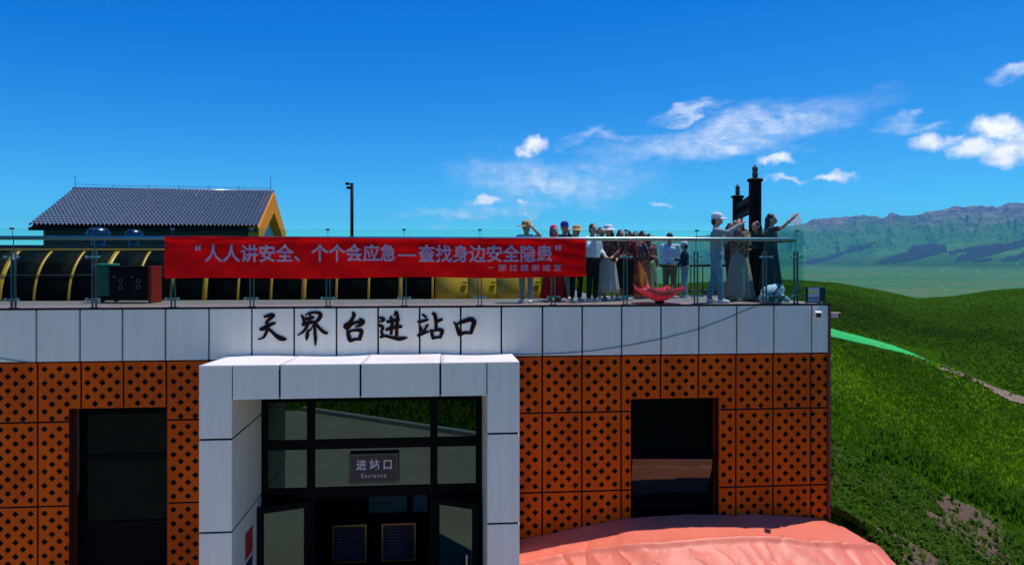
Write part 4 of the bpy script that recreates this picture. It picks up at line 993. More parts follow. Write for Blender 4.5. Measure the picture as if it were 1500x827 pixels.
# ------------------------------------------------------------------ tiled house behind the terrace
def build_house():
    Zf = 28.0; c10, s10 = math.cos(math.radians(9.8)), math.sin(math.radians(9.8))
    # house frame in camera coordinates: e along the eave to the right, p away from the viewer
    O = Vector(((378 - 750) / F * Zf, Zf)); e = Vector((c10, s10)); pv = Vector((-s10, c10)); L, D = 7.95, 7.9
    zE, zR = (YH - 334.5) / F * Zf, (YH - 283) / F * (Zf + 3.95)
    ox, oy = c2w(O.x, O.y); ang = math.atan2(*(lambda w: (w[1], w[0]))(tuple(np.array(c2w(e.x, e.y)))))
    H_ = thing('tiled_house', 'small house with dark grey barrel-tile roof and orange gable frame', 'house', (ox, oy, ZT - .15), ang)
    zb = -(ZT - .15); zE += zb; zR += zb
    M_TILE = mat('slate_tile', (.11, .12, .15), .2, col2=(.22, .24, .28), vscale=9, spec=.9)
    M_OR = mat('orange_board', (.95, .31, .0), .6, var=.06, spec=.1); M_BRN = mat('house_brown', (.075, .020, .012), .6); M_GW = mat('gable_white', (.72, .72, .70), .7)
    def roof(front):
        n, per, cs = 56, 8, 16; vs, fs = [], []
        for j in range(cs):
            for half in (0, 1):
                t = (j + half * .999) / cs
                for i in range(n * per + 1):
                    f = (i % per) / per; prof = .10 * abs(math.sin(math.pi * f)) ** .7
                    yy = t * D / 2; lift = .06 * (1 - half)
                    z = zE + (zR - zE) * t + prof + lift
                    x = -L + L * i / (n * per); vs.append((x, yy if front else D - yy, z))
        w = n * per + 1
        for r in range(cs * 2 - 1):
            for i in range(w - 1): q = r * w + i; fs.append((q, q + 1, q + w + 1, q + w) if front else (q, q + w, q + w + 1, q + 1))
        return link('roof_tiles', mesh(vs, fs), M_TILE, H_, False)
    roof(True); roof(False)
    bm = bmesh.new(); add_box(bm, -L + .02, -.02, -.06, .05, zE - .12, zE - .005); link('eave_board', bm_mesh(bm), M_FRAME, H_)
    link('ridge_cap', tube_mesh([(-L - .03, D / 2, zR + .05), (.02, D / 2, zR + .05)], .09, 10), M_TILE, H_, True)
    # roof body so that the gables are closed
    th = .16; prof = [(0, zE - .02), (D / 2, zR - .02), (D, zE - .02)]
    vs = [(x, y, z) for x in (-L + .05, -.35) for y, z in prof]; link('roof_core', mesh(vs, [(0, 1, 2), (5, 4, 3), (0, 3, 4, 1), (1, 4, 5, 2), (2, 5, 3, 0)]), M_BRN, H_)
    bm = bmesh.new(); add_box(bm, -L + .35, -.55, .35, D - .35, 0, zE - .03); link('wall', bm_mesh(bm), M_BRN, H_)
    link('gable_wall', mesh([(-.33, .3, 0), (-.33, D - .3, 0), (-.33, D - .3, zE - .2), (-.33, D / 2, zR - .35), (-.33, .3, zE - .2)], [(0, 1, 2, 3, 4)]), M_GW, H_)
    # orange bargeboards and posts of the gable frame
    for s in (0, 1):
        y0 = 0 if s == 0 else D; w = .85
        a, b = Vector((0, y0, zE + .0)), Vector((0, D / 2, zR + .02)); dn = Vector((0, 0, -w))
        vs = []; 
        for x in (-.36, .03): vs += [(x, a.y, a.z + .03), (x, b.y, b.z + .03), (x, b.y, b.z - w), (x, a.y + (1 if s == 0 else -1) * .02, a.z - w * .75)]
        link('bargeboard', mesh(vs, [(3, 2, 1, 0), (4, 5, 6, 7), (0, 1, 5, 4), (1, 2, 6, 5), (2, 3, 7, 6), (3, 0, 4, 7)]), M_OR, H_)
        bm = bmesh.new(); ya = (0.0 if s == 0 else D - .6); add_box(bm, -.36, .025, ya + .005, ya + .6, 0, zE - .3); link('gable_post', bm_mesh(bm), M_OR, H_)
    # lightning wire on the ridge
    rods = [(-L + .05, .55), (-L + 1.5, .2), (-L + 2.9, .2), (-L + 4.1, .2), (-L + 5.3, .2), (-L + 6.5, .2), (-.12, .62)]
    for x, h in rods: link('lightning_rod', tube_mesh([(x, D / 2, zR + .05), (x, D / 2, zR + .08 + h)], .013, 5), M_STEELD, H_)
    link('lightning_wire', tube_mesh([(-L + .05, D / 2, zR + .26)] + [(x, D / 2, zR + .22) for x, _ in rods[1:-1]] + [(-.12, D / 2, zR + .22)], .009, 4), M_STEELD, H_)
build_house()

# pole with two cameras
Z = 22.0; x, y = c2w((515.5 - 750) / F * Z, Z); zt = (YH - 268) / F * Z
t = thing('camera_pole', 'tall slim black pole with small cameras at its top behind the banner', 'pole', (x, y, ZT))
hp_ = zt - ZT; link('pole', tube_mesh([(0, 0, 0), (0, 0, hp_)], [.052, .048], 12), M_FRAME, t, True)
link('base_plate', lathe_mesh([(.14, 0), (.14, .02)], 12), M_FRAME, t)
bm = bmesh.new(); add_box(bm, -.15, 0, -.015, .015, hp_ - .05, hp_ - .02); link('arm', bm_mesh(bm), M_FRAME, t)
for dx, dz in ((-.13, -.02), (-.10, -.14)):
    bm = bmesh.new(); add_box(bm, dx - .06, dx + .05, -.05, .04, hp_ + dz - .04, hp_ + dz + .035, .01); link('camera_head', bm_mesh(bm), M_FRAME, t)

# carved gate of two posts and a rail
def build_gate():
    Za, Zb = 15.7, 19.3; ax, ay = c2w((1106 - 750) / F * Za, Za); bx, by = c2w((1080.5 - 750) / F * Zb, Zb)
    t = thing('timber_gate', 'dark carved timber gate of two finial posts joined by a rail', 'gate', (ax, ay, ZT))
    M_TIM = mat('dark_timber', (.010, .006, .004), .7, col2=(.022, .011, .006), vscale=8, spec=.1); M_FIN = mat('finial_bronze', (.11, .07, .035), .45, var=.3, vscale=12)
    for (x, y, top) in ((0, 0, (YH - 263) / F * Za - ZT), (bx - ax, by - ay, (YH - 287.5) / F * Zb - ZT)):
        o = link('gate_post', mesh([], []), None, t); o.location = (x, y, 0)
        prof = [(.17, 0), (.17, .12), (.13, .16), (.13, top - .05), (.165, top - .04), (.165, top + .0), (.14, top + .02), (.05, top + .04), (.05, top + .07)]
        link('shaft', lathe_mesh(prof, 16), M_TIM, o)
        link('finial', lathe_mesh([(.05, top + .065), (.062, top + .09), (.062, top + .14), (.045, top + .165), (.055, top + .19), (.062, top + .235), (.045, top + .275), (.02, top + .29), (.022, top + .31), (.004, top + .325)], 14), M_FIN, o, True)
    d = Vector((bx - ax, by - ay, 0)); L = d.length; a = math.atan2(d.y, d.x)
    for z0, z1 in ((2.1, 2.24), (1.85, 1.95)):
        bm = bmesh.new(); add_box(bm, .1, L - .1, -.05, .05, z0, z1, .01); o = link('rail', bm_mesh(bm), M_TIM, t); o.rotation_euler = (0, 0, a)
    for k in range(9):
        s = .3 + (L - .6) * k / 8; bm = bmesh.new(); add_box(bm, s - .025, s + .025, -.03, .03, 1.95, 2.1); o = link('spindle', bm_mesh(bm), M_TIM, t); o.rotation_euler = (0, 0, a)
build_gate()
# low dark rail at the rear of the terrace
t = absolute(thing('rear_railing', 'low dark metal railing at the back of the terrace behind the visitors', 'railing', (fu(1000, YS - .12), YS - .12, ZT)))
ya = YS - .12; M_RAILD = mat('dark_rail', (.02, .035, .035), .4, metal=.5)
ra, rb = fu(905, ya), U_END - .1; zt = ZT + .68
tube('top_rail', M_RAILD, t, [(ra, ya, zt), (rb, ya, zt)], .03, 8); tube('bottom_rail', M_RAILD, t, [(ra, ya, ZT + .1), (rb, ya, ZT + .1)], .02, 6)
u = ra
while u < rb + .01:
    tube('baluster', M_RAILD, t, [(u, ya, ZT), (u, ya, zt)], .012, 6); u += .28

# floodlight and cameras at the corner
ux, uz0, uz1 = fu(1183, 12.98), Z_TOP + .012, fz(1190, 420, 12.98)
t = absolute(thing('floodlight', 'black box floodlight with yellow LED panel on the parapet corner', 'floodlight', (fu(1196), YF, uz0)))
ua, ub, uc = fu(1183, 12.95), fu(1202, 12.95), fu(1211.5, 12.95); M_HOUS = mat('housing_black', (.010, .010, .012), .4)
bm = bmesh.new(); add_box(bm, ua, ub, 12.97, 13.03, uz0 + .02, uz1, .004); link('front_housing', bm_mesh(bm), M_HOUS, t)
bm = bmesh.new(); add_box(bm, ub + .002, uc, 13.0, 13.14, uz0 + .03, uz1 - .005, .006); link('driver_box', bm_mesh(bm), M_HOUS, t)
M_LENS = mat('lens_grey', (.42, .46, .52), .25); M_LED = mat('led_yellow', (.62, .58, .06), .5)
zm = uz0 + .02 + (uz1 - uz0 - .02) * .34
bm = bmesh.new(); add_box(bm, ua + .018, ub - .016, 12.962, 12.9695, zm + .008, uz1 - .016); link('lens', bm_mesh(bm), M_LENS, t)
bm = bmesh.new(); add_box(bm, ua + .018, ub - .016, 12.962, 12.9695, uz0 + .04, zm - .008); link('lens', bm_mesh(bm), mat('lens_blue', (.20, .25, .33), .25), t)
for k in range(2):
    bm = bmesh.new(); a = ua + .032 + k * .085; add_box(bm, a, a + .05, 12.956, 12.9615, zm + .06, uz1 - .05); link('led_array', bm_mesh(bm), M_LED, t)
bm = bmesh.new(); add_box(bm, ua - .01, ua + .01, 12.98, 13.02, uz0 + .0, uz0 + .05); add_box(bm, ub + .02, ub + .05, 12.98, 13.0, uz0 + .0, uz0 + .05); link('bracket', bm_mesh(bm), M_STEEL, t)
M_CAMW = mat('camera_white', (.8, .8, .78), .35)
def bullet(name, label, base, d, L=.16, lensdark=True, m=M_CAMW, arm=None):
    t = absolute(thing(name, label, 'camera', base)); b = Vector(base); d = Vector(d).normalized()
    up = Vector((0, 0, 1)); r = d.cross(up).normalized(); up = r.cross(d); R_ = Matrix((r, d, up)).transposed().to_4x4(); R_.translation = b
    def part(nm, m_, *bx):
        bm = bmesh.new(); add_box(bm, *bx, .008); bm.transform(R_); link(nm, bm_mesh(bm), m_, t)
    part('body', m, -.045, .045, 0, L, -.045, .04); part('lens_cap', M_HOUS, -.042, .042, L + .001, L + .03, -.042, .037); part('sunshield', m, -.052, .052, -.01, L + .05, .042, .05)
    if arm: tube('arm', m, t, [b + Vector(a) for a in arm], .016, 8)
bullet('security_camera', 'white bullet security camera on the fascia below the floodlight', (fu(1200, 12.86), 12.90, fz(1199, 459, 12.9)), (-.45, -1, -.15), .11, arm=[(.0, .03, -.02), (0.01, .055, -.06)])
bullet('security_camera', 'bullet camera with pinkish bounce light painted on, sticking out sideways from the right wall', (U_SIDE + .03, 13.2, fz(1222, 461, 13.2)), (1, -.22, -.02), .2, m=mat('camera_bounce_pink', (.85, .62, .50), .45), arm=[(-.03, 0, 0), (.04, 0, 0)])  # warm bounce light is painted into the camera's own colour

# ------------------------------------------------------------------ upturned umbrella with flowers
def build_umbrella():
    x, y = c2w((966 - 750) / F * 13.85, 13.85); t = thing('umbrella', 'pink umbrella lying open upside down on the terrace with flowers inside', 'umbrella', (x, y, ZT + .035))
    R_ = .50; M_PK = mat('umbrella_pink', (.90, .035, .075), .5, var=.06, spec=.3); M_PKI = mat('umbrella_lining', (.88, .38, .42), .55, var=.05)
    for mm in (M_PK, M_PKI):
        tt = mm.node_tree; pb = tt.nodes['Principled BSDF']; tl = N(tt, 'ShaderNodeBsdfTranslucent'); mx = N(tt, 'ShaderNodeMixShader'); mx.inputs[0].default_value = .5
        tt.links.new(pb.inputs['Base Color'].links[0].from_socket, tl.inputs['Color']); tt.links.new(pb.outputs[0], mx.inputs[1]); tt.links.new(tl.outputs[0], mx.inputs[2]); tt.links.new(mx.outputs[0], tt.nodes['Material Output'].inputs['Surface'])
    def sp(a, r):                                  # bowl height: rim is scalloped, highest at the ribs
        k = (a / (2 * math.pi) * 8) % 1; sag = math.sin(math.pi * k)
        return r * (1 - .10 * sag * r), .29 * r ** 1.7 * (1 - .22 * sag * r ** 2)
    for g in range(8):
        vs, fs = [], []; na, nr = 6, 8
        for j in range(nr + 1):
            for i in range(na + 1):
                a = (g + i / na) * 2 * math.pi / 8 + .2; aa = (g + i / na * .9999) * 2 * math.pi / 8; rr, zz = sp(aa, .06 + .94 * j / nr); vs.append((R_ * rr * math.cos(a), R_ * rr * math.sin(a), zz))
        for j in range(nr):
            for i in range(na): q = j * (na + 1) + i; fs.append((q, q + 1, q + na + 2, q + na + 1))
        o = link('canopy_panel', mesh(vs, fs), M_PK, t, True); o.data.materials.append(M_PKI)
        s = o.modifiers.new('s', 'SOLIDIFY'); s.thickness = .004; s.material_offset = 1; s.offset = -1; s.use_flip_normals = True
        a = g * 2 * math.pi / 8 + .2
        link('rib', tube_mesh([(R_ * r * math.cos(a), R_ * r * math.sin(a), .29 * r ** 1.7 + .012) for r in (.06, .3, .6, .85, 1.03)], .004, 5), M_STEEL, t)
    link('ferrule', lathe_mesh([(.05, -.035), (.09, -.01), (.09, .01), (.03, .02)], 14), M_FRAME, t)
    link('shaft', tube_mesh([(0, 0, .0), (-.05, .05, .30)], .006, 6), M_STEEL, t); link('handle', tube_mesh([(-.05, .05, .30), (-.066, .062, .36)], .014, 8), M_FRAME, t)
    b = thing('flower_bunch', 'bunch of yellow flowers lying in the upturned pink umbrella', 'flowers', (x + .05, y - .05, ZT + .10))
    my = mat('petal_yellow', (.70, .48, .015), .6, var=.15, vscale=20)
    for k in range(9):
        a = random.uniform(0, 6.28); r = random.uniform(0, .14); c = (r * math.cos(a) * 1.3, r * math.sin(a), .04 + random.uniform(0, .06)); vs, fs = [c], []
        for p_ in range(7):
            aa = p_ * 2 * math.pi / 7; q = .05; n0 = len(vs)
            vs += [(c[0] + q * .6 * math.cos(aa - .3), c[1] + q * .6 * math.sin(aa - .3), c[2] + .012), (c[0] + q * math.cos(aa), c[1] + q * math.sin(aa), c[2] + .02), (c[0] + q * .6 * math.cos(aa + .3), c[1] + q * .6 * math.sin(aa + .3), c[2] + .012)]; fs.append((0, n0, n0 + 1, n0 + 2))
        link('flower_head', mesh(vs, fs), my, b)
    link('stems', tube_mesh([(-.12, 0, .03), (.05, 0, .035), (.16, .03, .05)], .012, 5), mat('stem_green', (.05, .14, .03), .6), b)
    p = thing('paper_wrap', 'crumpled pale paper wrapping beside the yellow flowers in the umbrella', 'paper', (x - .2, y - .02, ZT + .12))
    link('sheet', mesh([(-.14, -.05, 0), (.1, -.06, .02), (.14, .04, .13), (-.08, .05, .15)], [(0, 1, 2, 3)]), mat('wrap_paper', (.55, .45, .45), .7), p).modifiers.new('s', 'SOLIDIFY').thickness = .004
build_umbrella()

# ------------------------------------------------------------------ people
def capsule(V, Fs, p, q, r1, r2, seg=12, flat=None):
    p, q = Vector(p), Vector(q); d = q - p; L = d.length
    d = d / L if L > 1e-6 else Vector((0, 0, 1)); a = d.cross(Vector((0, 0, 1)) if abs(d.z) < .9 else Vector((1, 0, 0))).normalized(); b = d.cross(a)
    prof = [(p - d * r1 * math.cos(t), r1 * math.sin(t)) for t in (.12, .5, .95, 1.35)] + [(q + d * r2 * math.cos(t), r2 * math.sin(t)) for t in (1.35, .95, .5, .12)]
    n0 = len(V)
    for c, r in prof:
        for k in range(seg):
            t = 2 * math.pi * k / seg; V.append(c + a * math.cos(t) * r + b * math.sin(t) * r)
    for i in range(len(prof) - 1):
        for k in range(seg): Fs.append((n0 + i * seg + k, n0 + i * seg + (k + 1) % seg, n0 + (i + 1) * seg + (k + 1) % seg, n0 + (i + 1) * seg + k))
    Fs.append(tuple(n0 + k for k in range(seg))[::-1]); Fs.append(tuple(n0 + (len(prof) - 1) * seg + k for k in range(seg)))
def ellip(V, Fs, c, r, seg=16, rings=10, rot=None):
    n0 = len(V); c = Vector(c)
    for i in range(rings + 1):
        t = math.pi * (i + .15) / (rings + .3)
        for k in range(seg):
            a = 2 * math.pi * k / seg; v = Vector((r[0] * math.sin(t) * math.cos(a), r[1] * math.sin(t) * math.sin(a), r[2] * math.cos(t)))
            V.append(c + (rot @ v if rot else v))
    for i in range(rings):
        for k in range(seg): Fs.append((n0 + i * seg + k, n0 + (i + 1) * seg + k, n0 + (i + 1) * seg + (k + 1) % seg, n0 + i * seg + (k + 1) % seg))
    Fs.append(tuple(n0 + k for k in range(seg))); Fs.append(tuple(n0 + rings * seg + k for k in range(seg))[::-1])
def blob(name, parts, m, parent, voxel=.014, it=3):
    V, Fs = [], []
    for p in parts:
        (ellip if p[0] == 'e' else capsule)(V, Fs, *p[1:])
    o = link(name, mesh(V, Fs), m, parent)
    r = o.modifiers.new('r', 'REMESH'); r.mode = 'VOXEL'; r.voxel_size = voxel; r.use_smooth_shade = True
    s = o.modifiers.new('s', 'SMOOTH'); s.factor = .5; s.iterations = it
    return o
M_SKIN = mat('skin', (.58, .29, .17), .55, var=.06, vscale=8); M_HAIR = mat('black_hair', (.010, .008, .007), .5); M_HAIRB = mat('brown_hair', (.10, .035, .015), .5)
def pattern(name, cols, scale):
    if name in MATS: return MATS[name]
    m = bpy.data.materials.new(name); m.use_nodes = True; t = m.node_tree; b = t.nodes['Principled BSDF']; b.inputs['Roughness'].default_value = .8
    tcn = N(t, 'ShaderNodeTexCoord'); v = N(t, 'ShaderNodeTexVoronoi', i_Scale=scale); t.links.new(tcn.outputs['Object'], v.inputs['Vector'])
    sp_ = N(t, 'ShaderNodeSeparateColor'); t.links.new(v.outputs['Color'], sp_.inputs[0])
    cr = N(t, 'ShaderNodeValToRGB'); cr.color_ramp.interpolation = 'CONSTANT'; el_ = cr.color_ramp.elements
    el_[0].color = (*cols[0], 1); el_[1].color = (*cols[-1], 1); el_[1].position = 1 - 1 / len(cols)
    for i, c in enumerate(cols[1:-1]): e = el_.new((i + 1) / len(cols)); e.color = (*c, 1)
    t.links.new(sp_.outputs[0], cr.inputs[0]); t.links.new(cr.outputs[0], b.inputs['Base Color']); MATS[name] = m; return m
def cloth(name, c, var=.12): return mat('cloth_' + name, c, .85, var=var, vscale=6, bump=.5, bscale=9, spec=.15)
ARM = {'down': ((.235, .02, 1.12), (.25, -.05, .88)), 'phone': ((.25, -.17, 1.17), (.09, -.30, 1.47)), 'hat': ((.33, -.08, 1.42), (.14, -.12, 1.62)), 'fold': ((.24, -.02, 1.12), (.06, -.20, 1.10)),
       'bag': ((.25, .0, 1.12), (.20, -.18, 1.02)), 'reach': ((.24, -.20, 1.34), (.16, -.44, 1.50)), 'hip': ((.33, .05, 1.13), (.18, -.03, .98)), 'forward': ((.23, -.14, 1.14), (.15, -.36, 1.18))}
def hand(parts, w, e, s):
    w, e = Vector(w), Vector(e); d = (w - e).normalized(); side = d.cross(Vector((0, 0, 1)) if abs(d.z) < .8 else Vector((0, -1, 0))).normalized() * s; nrm = d.cross(side).normalized()
    for k in (-.022, 0, .022): parts.append(('c', w + side * k * .7, w + d * .075 + side * k, .016, .015, 8))
    for k, L in ((-.031, .052), (-.011, .066), (.010, .072), (.031, .062)):
        a = w + d * .08 + side * k; m_ = a + d * L * .5 + side * k * .12; parts.append(('c', a, m_, .0095, .009, 6)); parts.append(('c', m_, m_ + d * L * .42 - nrm * L * .35, .009, .0075, 6))
    a = w + d * .02 + side * .03; b = a + side * .032 + d * .028; parts.append(('c', a, b, .0115, .010, 6)); parts.append(('c', b, b + d * .034 + side * .006, .010, .008, 6))
def person(label, px, Z, H, rot, top, bottom, arms=('down', 'down'), hair=None, hat=None, skirt=None, sleeve='long', shoe=(.7, .7, .7), head_rot=0., stance=.09, skin=M_SKIN, base=None, hem=.86, stride=.0):
    x, y = c2w((px - 750) / F * Z, Z); k = H / 1.72
    t = thing('person', label, 'person', (x, y, ZT if base is None else base), rot); t.scale = (k, k, k)
    st = stance; hd = Matrix.Rotation(head_rot, 3, 'Z'); HC = Vector((0, -.015, 1.595)); hv = lambda v: HC + hd @ Vector(v)
    body = [('e', HC, (.074, .092, .112), 16, 10, hd), ('e', hv((0, -.02, -.055)), (.056, .066, .062), 12, 8, hd), ('c', (0, .012, 1.40), (0, 0, 1.52), .058, .052),
            ('c', hv((0, -.088, .0)), hv((0, -.104, -.026)), .011, .015, 8), ('c', hv((0, -.085, -.058)), hv((0, -.088, -.062)), .019, .017, 8), ('c', hv((-.03, -.078, .022)), hv((.03, -.078, .022)), .014, .014, 8)]
    for s in (-1, 1): body.append(('e', hv((s * .077, .008, -.008)), (.012, .022, .032), 8, 6, hd))
    tor = [('c', (-.075, 0, .97), (-.09, 0, 1.30), .105, .105), ('c', (.075, 0, .97), (.09, 0, 1.30), .105, .105), ('c', (-.13, .0, 1.39), (.13, .0, 1.39), .058, .058), ('c', (0, -.02, 1.0), (0, -.02, 1.3), .10, .105)]
    body += [(q[0], q[1], q[2], q[3] * .9, q[4] * .9) for q in tor]
    topp = [(q[0], q[1], q[2], q[3] * 1.08, q[4] * 1.08) for q in tor] + [('c', (-.07, 0, hem + .08), (-.075, 0, 1.05), .118, .115), ('c', (.07, 0, hem + .08), (.075, 0, 1.05), .118, .115)]
    for s, an in zip((-1, 1), arms):
        e, w = (ARM[an] if isinstance(an, str) else an); e, w = Vector((s * e[0], e[1], e[2])), Vector((s * w[0], w[1], w[2])); sh = Vector((s * .175, 0, 1.385))
        body += [('c', sh, e, .046, .037), ('c', e, w, .038, .026)]; hand(body, w, e, s)
        topp += [('c', sh, sh + (e - sh) * (1. if sleeve == 'long' else .72), .064, .052)]
        if sleeve == 'long': topp.append(('c', e, e + (w - e) * .9, .052, .040))
    leg = []
    for s in (-1, 1):
        hp2, kn, an = Vector((s * .085, 0, .90)), Vector((s * (st + .005), -.012 + s * stride * .5, .49)), Vector((s * st, .02 + s * stride, .075))
        body += [('c', hp2, kn, .080, .052), ('c', kn, an, .052, .034), ('c', an, an + Vector((s * .01, -.10, -.03)), .034, .028)]
        leg += [('c', hp2, kn, .098, .070), ('c', kn, an + Vector((0, 0, .05)), .070, .060)]
        so = [('c', an + Vector((0, .03, -.035)), an + Vector((s * .012, -.07, -.038)), .040, .040), ('c', an + Vector((s * .012, -.07, -.040)), an + Vector((s * .018, -.14, -.045)), .040, .030)]
        blob('shoe', so, mat('shoe_%.2f_%.2f' % (shoe[0], shoe[2]), shoe, .6), t, .012, 2)
    blob('body', body, skin, t, .0115, 2)
    blob('top', topp, top, t, .015, 3)
    if skirt:                                      # flared skirt with folds: (waist z, hem z, hem radius)
        wz, hz, hr = skirt; vs, fs = [], []; na, nr = 56, 10
        for j in range(nr + 1):
            f = j / nr
            for i in range(na):
                a = 2 * math.pi * i / na; fold = 1 + .10 * f * math.sin(a * 9 + 1.3 * math.sin(a * 2)) + .04 * f * math.sin(a * 4 + 2)
                r = (.135 + (hr - .135) * f ** .8) * fold; vs.append((r * 1.12 * math.cos(a), r * .9 * math.sin(a), wz + (hz - wz) * f + .02 * f * math.sin(a * 5)))
        for j in range(nr):
            for i in range(na): fs.append((j * na + i, (j + 1) * na + i, (j + 1) * na + (i + 1) % na, j * na + (i + 1) % na))
        o = link('skirt', mesh(vs, fs), bottom, t, True); s_ = o.modifiers.new('s', 'SOLIDIFY'); s_.thickness = .008
    else: blob('trousers', leg + [('c', (-.07, 0, .93), (.07, 0, .93), .125, .125)], bottom, t, .015, 3)
    for s in (-1, 1):
        V, Fs = [], []; ellip(V, Fs, hv((s * .030, -.083, .012)), (.012, .008, .007), 8, 6); link('eye', mesh(V, Fs), M_HAIR, t, True)
    V, Fs = [], []; ellip(V, Fs, hv((0, -.094, -.046)), (.022, .008, .006), 8, 6); link('mouth', mesh(V, Fs), mat('lip', (.32, .09, .07), .5), t, True)
    mh, long_ = hair or (M_HAIR, 0)
    hp3 = [('e', hv((0, .016, .022)), (.082, .092, .105), 14, 9, hd), ('e', hv((0, .05, -.03)), (.072, .062, .08), 12, 8, hd)]
    if long_: hp3 += [('c', hv((-.04, .075, 0)), hv((-.05, .085, -long_)), .05, .04), ('c', hv((.04, .075, 0)), hv((.05, .085, -long_)), .05, .04), ('c', hv((0, .08, 0)), hv((0, .095, -long_)), .05, .045)]
    # hair stays behind the face
    blob('hair', hp3, mh, t, .014, 2)
    if hat:
        kind, hm = hat
        if kind == 'cap':
            o = link('cap', lathe_mesh([(.100, .02), (.104, .05), (.098, .10), (.070, .135), (.02, .15)], 20), hm, t, True); o.location = HC; o.rotation_euler = (0, 0, head_rot); o.scale = (.9, 1.06, 1)
            vs, fs = [], []
            for j in range(5):
                for i in range(13):
                    a = math.pi * (1.14 + .72 * i / 12); r = 1 + .95 * j / 4 * math.sin(a) ** 2; vs.append((.092 * r * math.cos(a) * (1 - .12 * j / 4), .106 * r * math.sin(a), .045 - .004 * j - .02 * abs(math.cos(a))))
            for j in range(4):
                for i in range(12): q = j * 13 + i; fs.append((q, q + 1, q + 14, q + 13))
            b_ = link('visor', mesh(vs, fs), hm, t, True); b_.location = HC; b_.rotation_euler = (0, 0, head_rot); b_.modifiers.new('s', 'SOLIDIFY').thickness = .006
        elif kind == 'sun':
            o = link('sun_hat', lathe_mesh([(.205, .025), (.21, .03), (.15, .045), (.105, .055), (.10, .10), (.085, .14), (.03, .155)], 28), hm, t, True); o.location = HC; o.rotation_euler = (.08, .05, head_rot)
        elif kind == 'scarf':
            blob('headscarf', [('e', hv((0, .02, .025)), (.092, .100, .115), 14, 9, hd), ('c', hv((-.06, .02, -.03)), hv((-.06, -.01, -.15)), .045, .055), ('c', hv((.06, .02, -.03)), hv((.06, -.01, -.15)), .045, .055), ('c', hv((0, .06, -.05)), hv((0, .07, -.17)), .06, .07)], hm, t, .014, 3)
    return t
R = math.radians
C_WHITE = cloth('white', (.72, .73, .74)); C_GREY = cloth('grey', (.30, .32, .34)); C_LBLUE = cloth('pale_blue', (.42, .56, .66)); C_JEAN = cloth('pale_jeans', (.20, .33, .42), .2); C_BLACK = cloth('black', (.010, .010, .012)); C_RED = cloth('red', (.50, .010, .015))
C_NAVY = cloth('navy', (.015, .03, .075)); C_KHAKI = cloth('khaki', (.20, .155, .075)); C_BEIGE = cloth('beige', (.38, .33, .25)); C_DGREY = cloth('charcoal', (.05, .055, .06)); C_GREEN = cloth('sage', (.20, .25, .13)); C_CREAM = cloth('cream', (.55, .50, .40))
C_PINK = cloth('hot_pink', (.65, .05, .10)); C_BLUE = cloth('cap_blue', (.02, .04, .24)); C_STRAW = cloth('straw', (.55, .36, .15)); C_ORANGE = pattern('flame_skirt', [(.55, .04, .012), (.60, .16, .012), (.50, .02, .02), (.45, .09, .01)], 7)
C_MAR = pattern('maroon_print', [(.10, .008, .015), (.22, .02, .03), (.03, .008, .012), (.30, .10, .08)], 22); C_FLOR = pattern('floral_print', [(.25, .02, .04), (.06, .03, .12), (.5, .22, .03), (.20, .015, .03), (.03, .05, .10)], 18); C_BRP = pattern('brown_print', [(.20, .07, .04), (.32, .16, .10), (.10, .035, .02), (.38, .22, .15)], 20)
person('person in pale blue top and grey trousers, hand raised to tan sun hat', 771, 14.1, 1.55, R(-25), C_LBLUE, C_GREY, ('down', 'hat'), hat=('sun', C_STRAW), shoe=(.75, .75, .75), sleeve='short')
person('person in red headscarf and long red skirt behind the right end of the banner', 811, 14.5, 1.50, R(20), C_RED, C_RED, ('fold', 'fold'), hat=('scarf', C_PINK), skirt=(1.02, .08, .27), shoe=(.6, .6, .55))
person('person in dark blue cap and navy jacket with pale jeans beside the red skirt', 827, 15.0, 1.58, R(-10), C_NAVY, C_JEAN, ('bag', 'phone'), hat=('cap', C_BLUE), shoe=(.8, .8, .8))
person('person in black clothes and straw hat at the right end of the banner', 844, 14.5, 1.48, R(15), C_BLACK, C_BLACK, ('fold', 'down'), hat=('sun', C_STRAW), shoe=(.5, .55, .6))
person('brown-haired person in white blouse and black trousers just right of the banner', 868, 14.35, 1.53, R(30), C_WHITE, C_BLACK, ('phone', 'bag'), hair=(M_HAIRB, .0), shoe=(.8, .8, .8))
person('person in maroon print top and cream skirt standing left of the glass post', 891, 14.7, 1.50, R(-35), C_MAR, C_CREAM, ('fold', 'bag'), hair=(M_HAIR, .25), skirt=(1.0, .2, .22), hat=('sun', C_WHITE))
person('person in maroon print top and black skirt next to the flame-coloured skirt', 909, 15.2, 1.44, R(10), C_MAR, C_BLACK, ('fold', 'fold'), hair=(M_HAIR, .2), skirt=(1.0, .28, .24), shoe=(.75, .72, .7))
person('person in floral top and long orange-red skirt behind the upturned umbrella', 931, 15.5, 1.42, R(-15), C_FLOR, C_ORANGE, ('fold', 'hip'), hair=(M_HAIR, .2), skirt=(1.02, .06, .33))
person('person in floral top and sage green skirt right of the orange skirt', 951, 15.9, 1.38, R(25), C_FLOR, C_GREEN, ('fold', 'down'), hair=(M_HAIR, .2), skirt=(1.0, .15, .24))
person('dark-haired man in white shirt and khaki trousers seen from behind near the umbrella', 981, 18.0, 1.77, R(150), C_WHITE, C_KHAKI, ('forward', 'forward'), sleeve='short', shoe=(.1, .1, .1), base=Z_LOW)
person('child in navy top and white cap beside the man in khaki trousers', 1003, 15.8, 1.20, R(-120), C_NAVY, C_JEAN, ('forward', 'bag'), hat=('cap', C_WHITE), shoe=(.7, .7, .7))
person('man in white cap, grey jacket and pale jeans raising a phone, facing right', 1049, 14.05, 1.70, R(72), C_GREY, C_JEAN, ('reach', 'phone'), hat=('cap', C_WHITE), shoe=(.8, .8, .78), stride=.10)
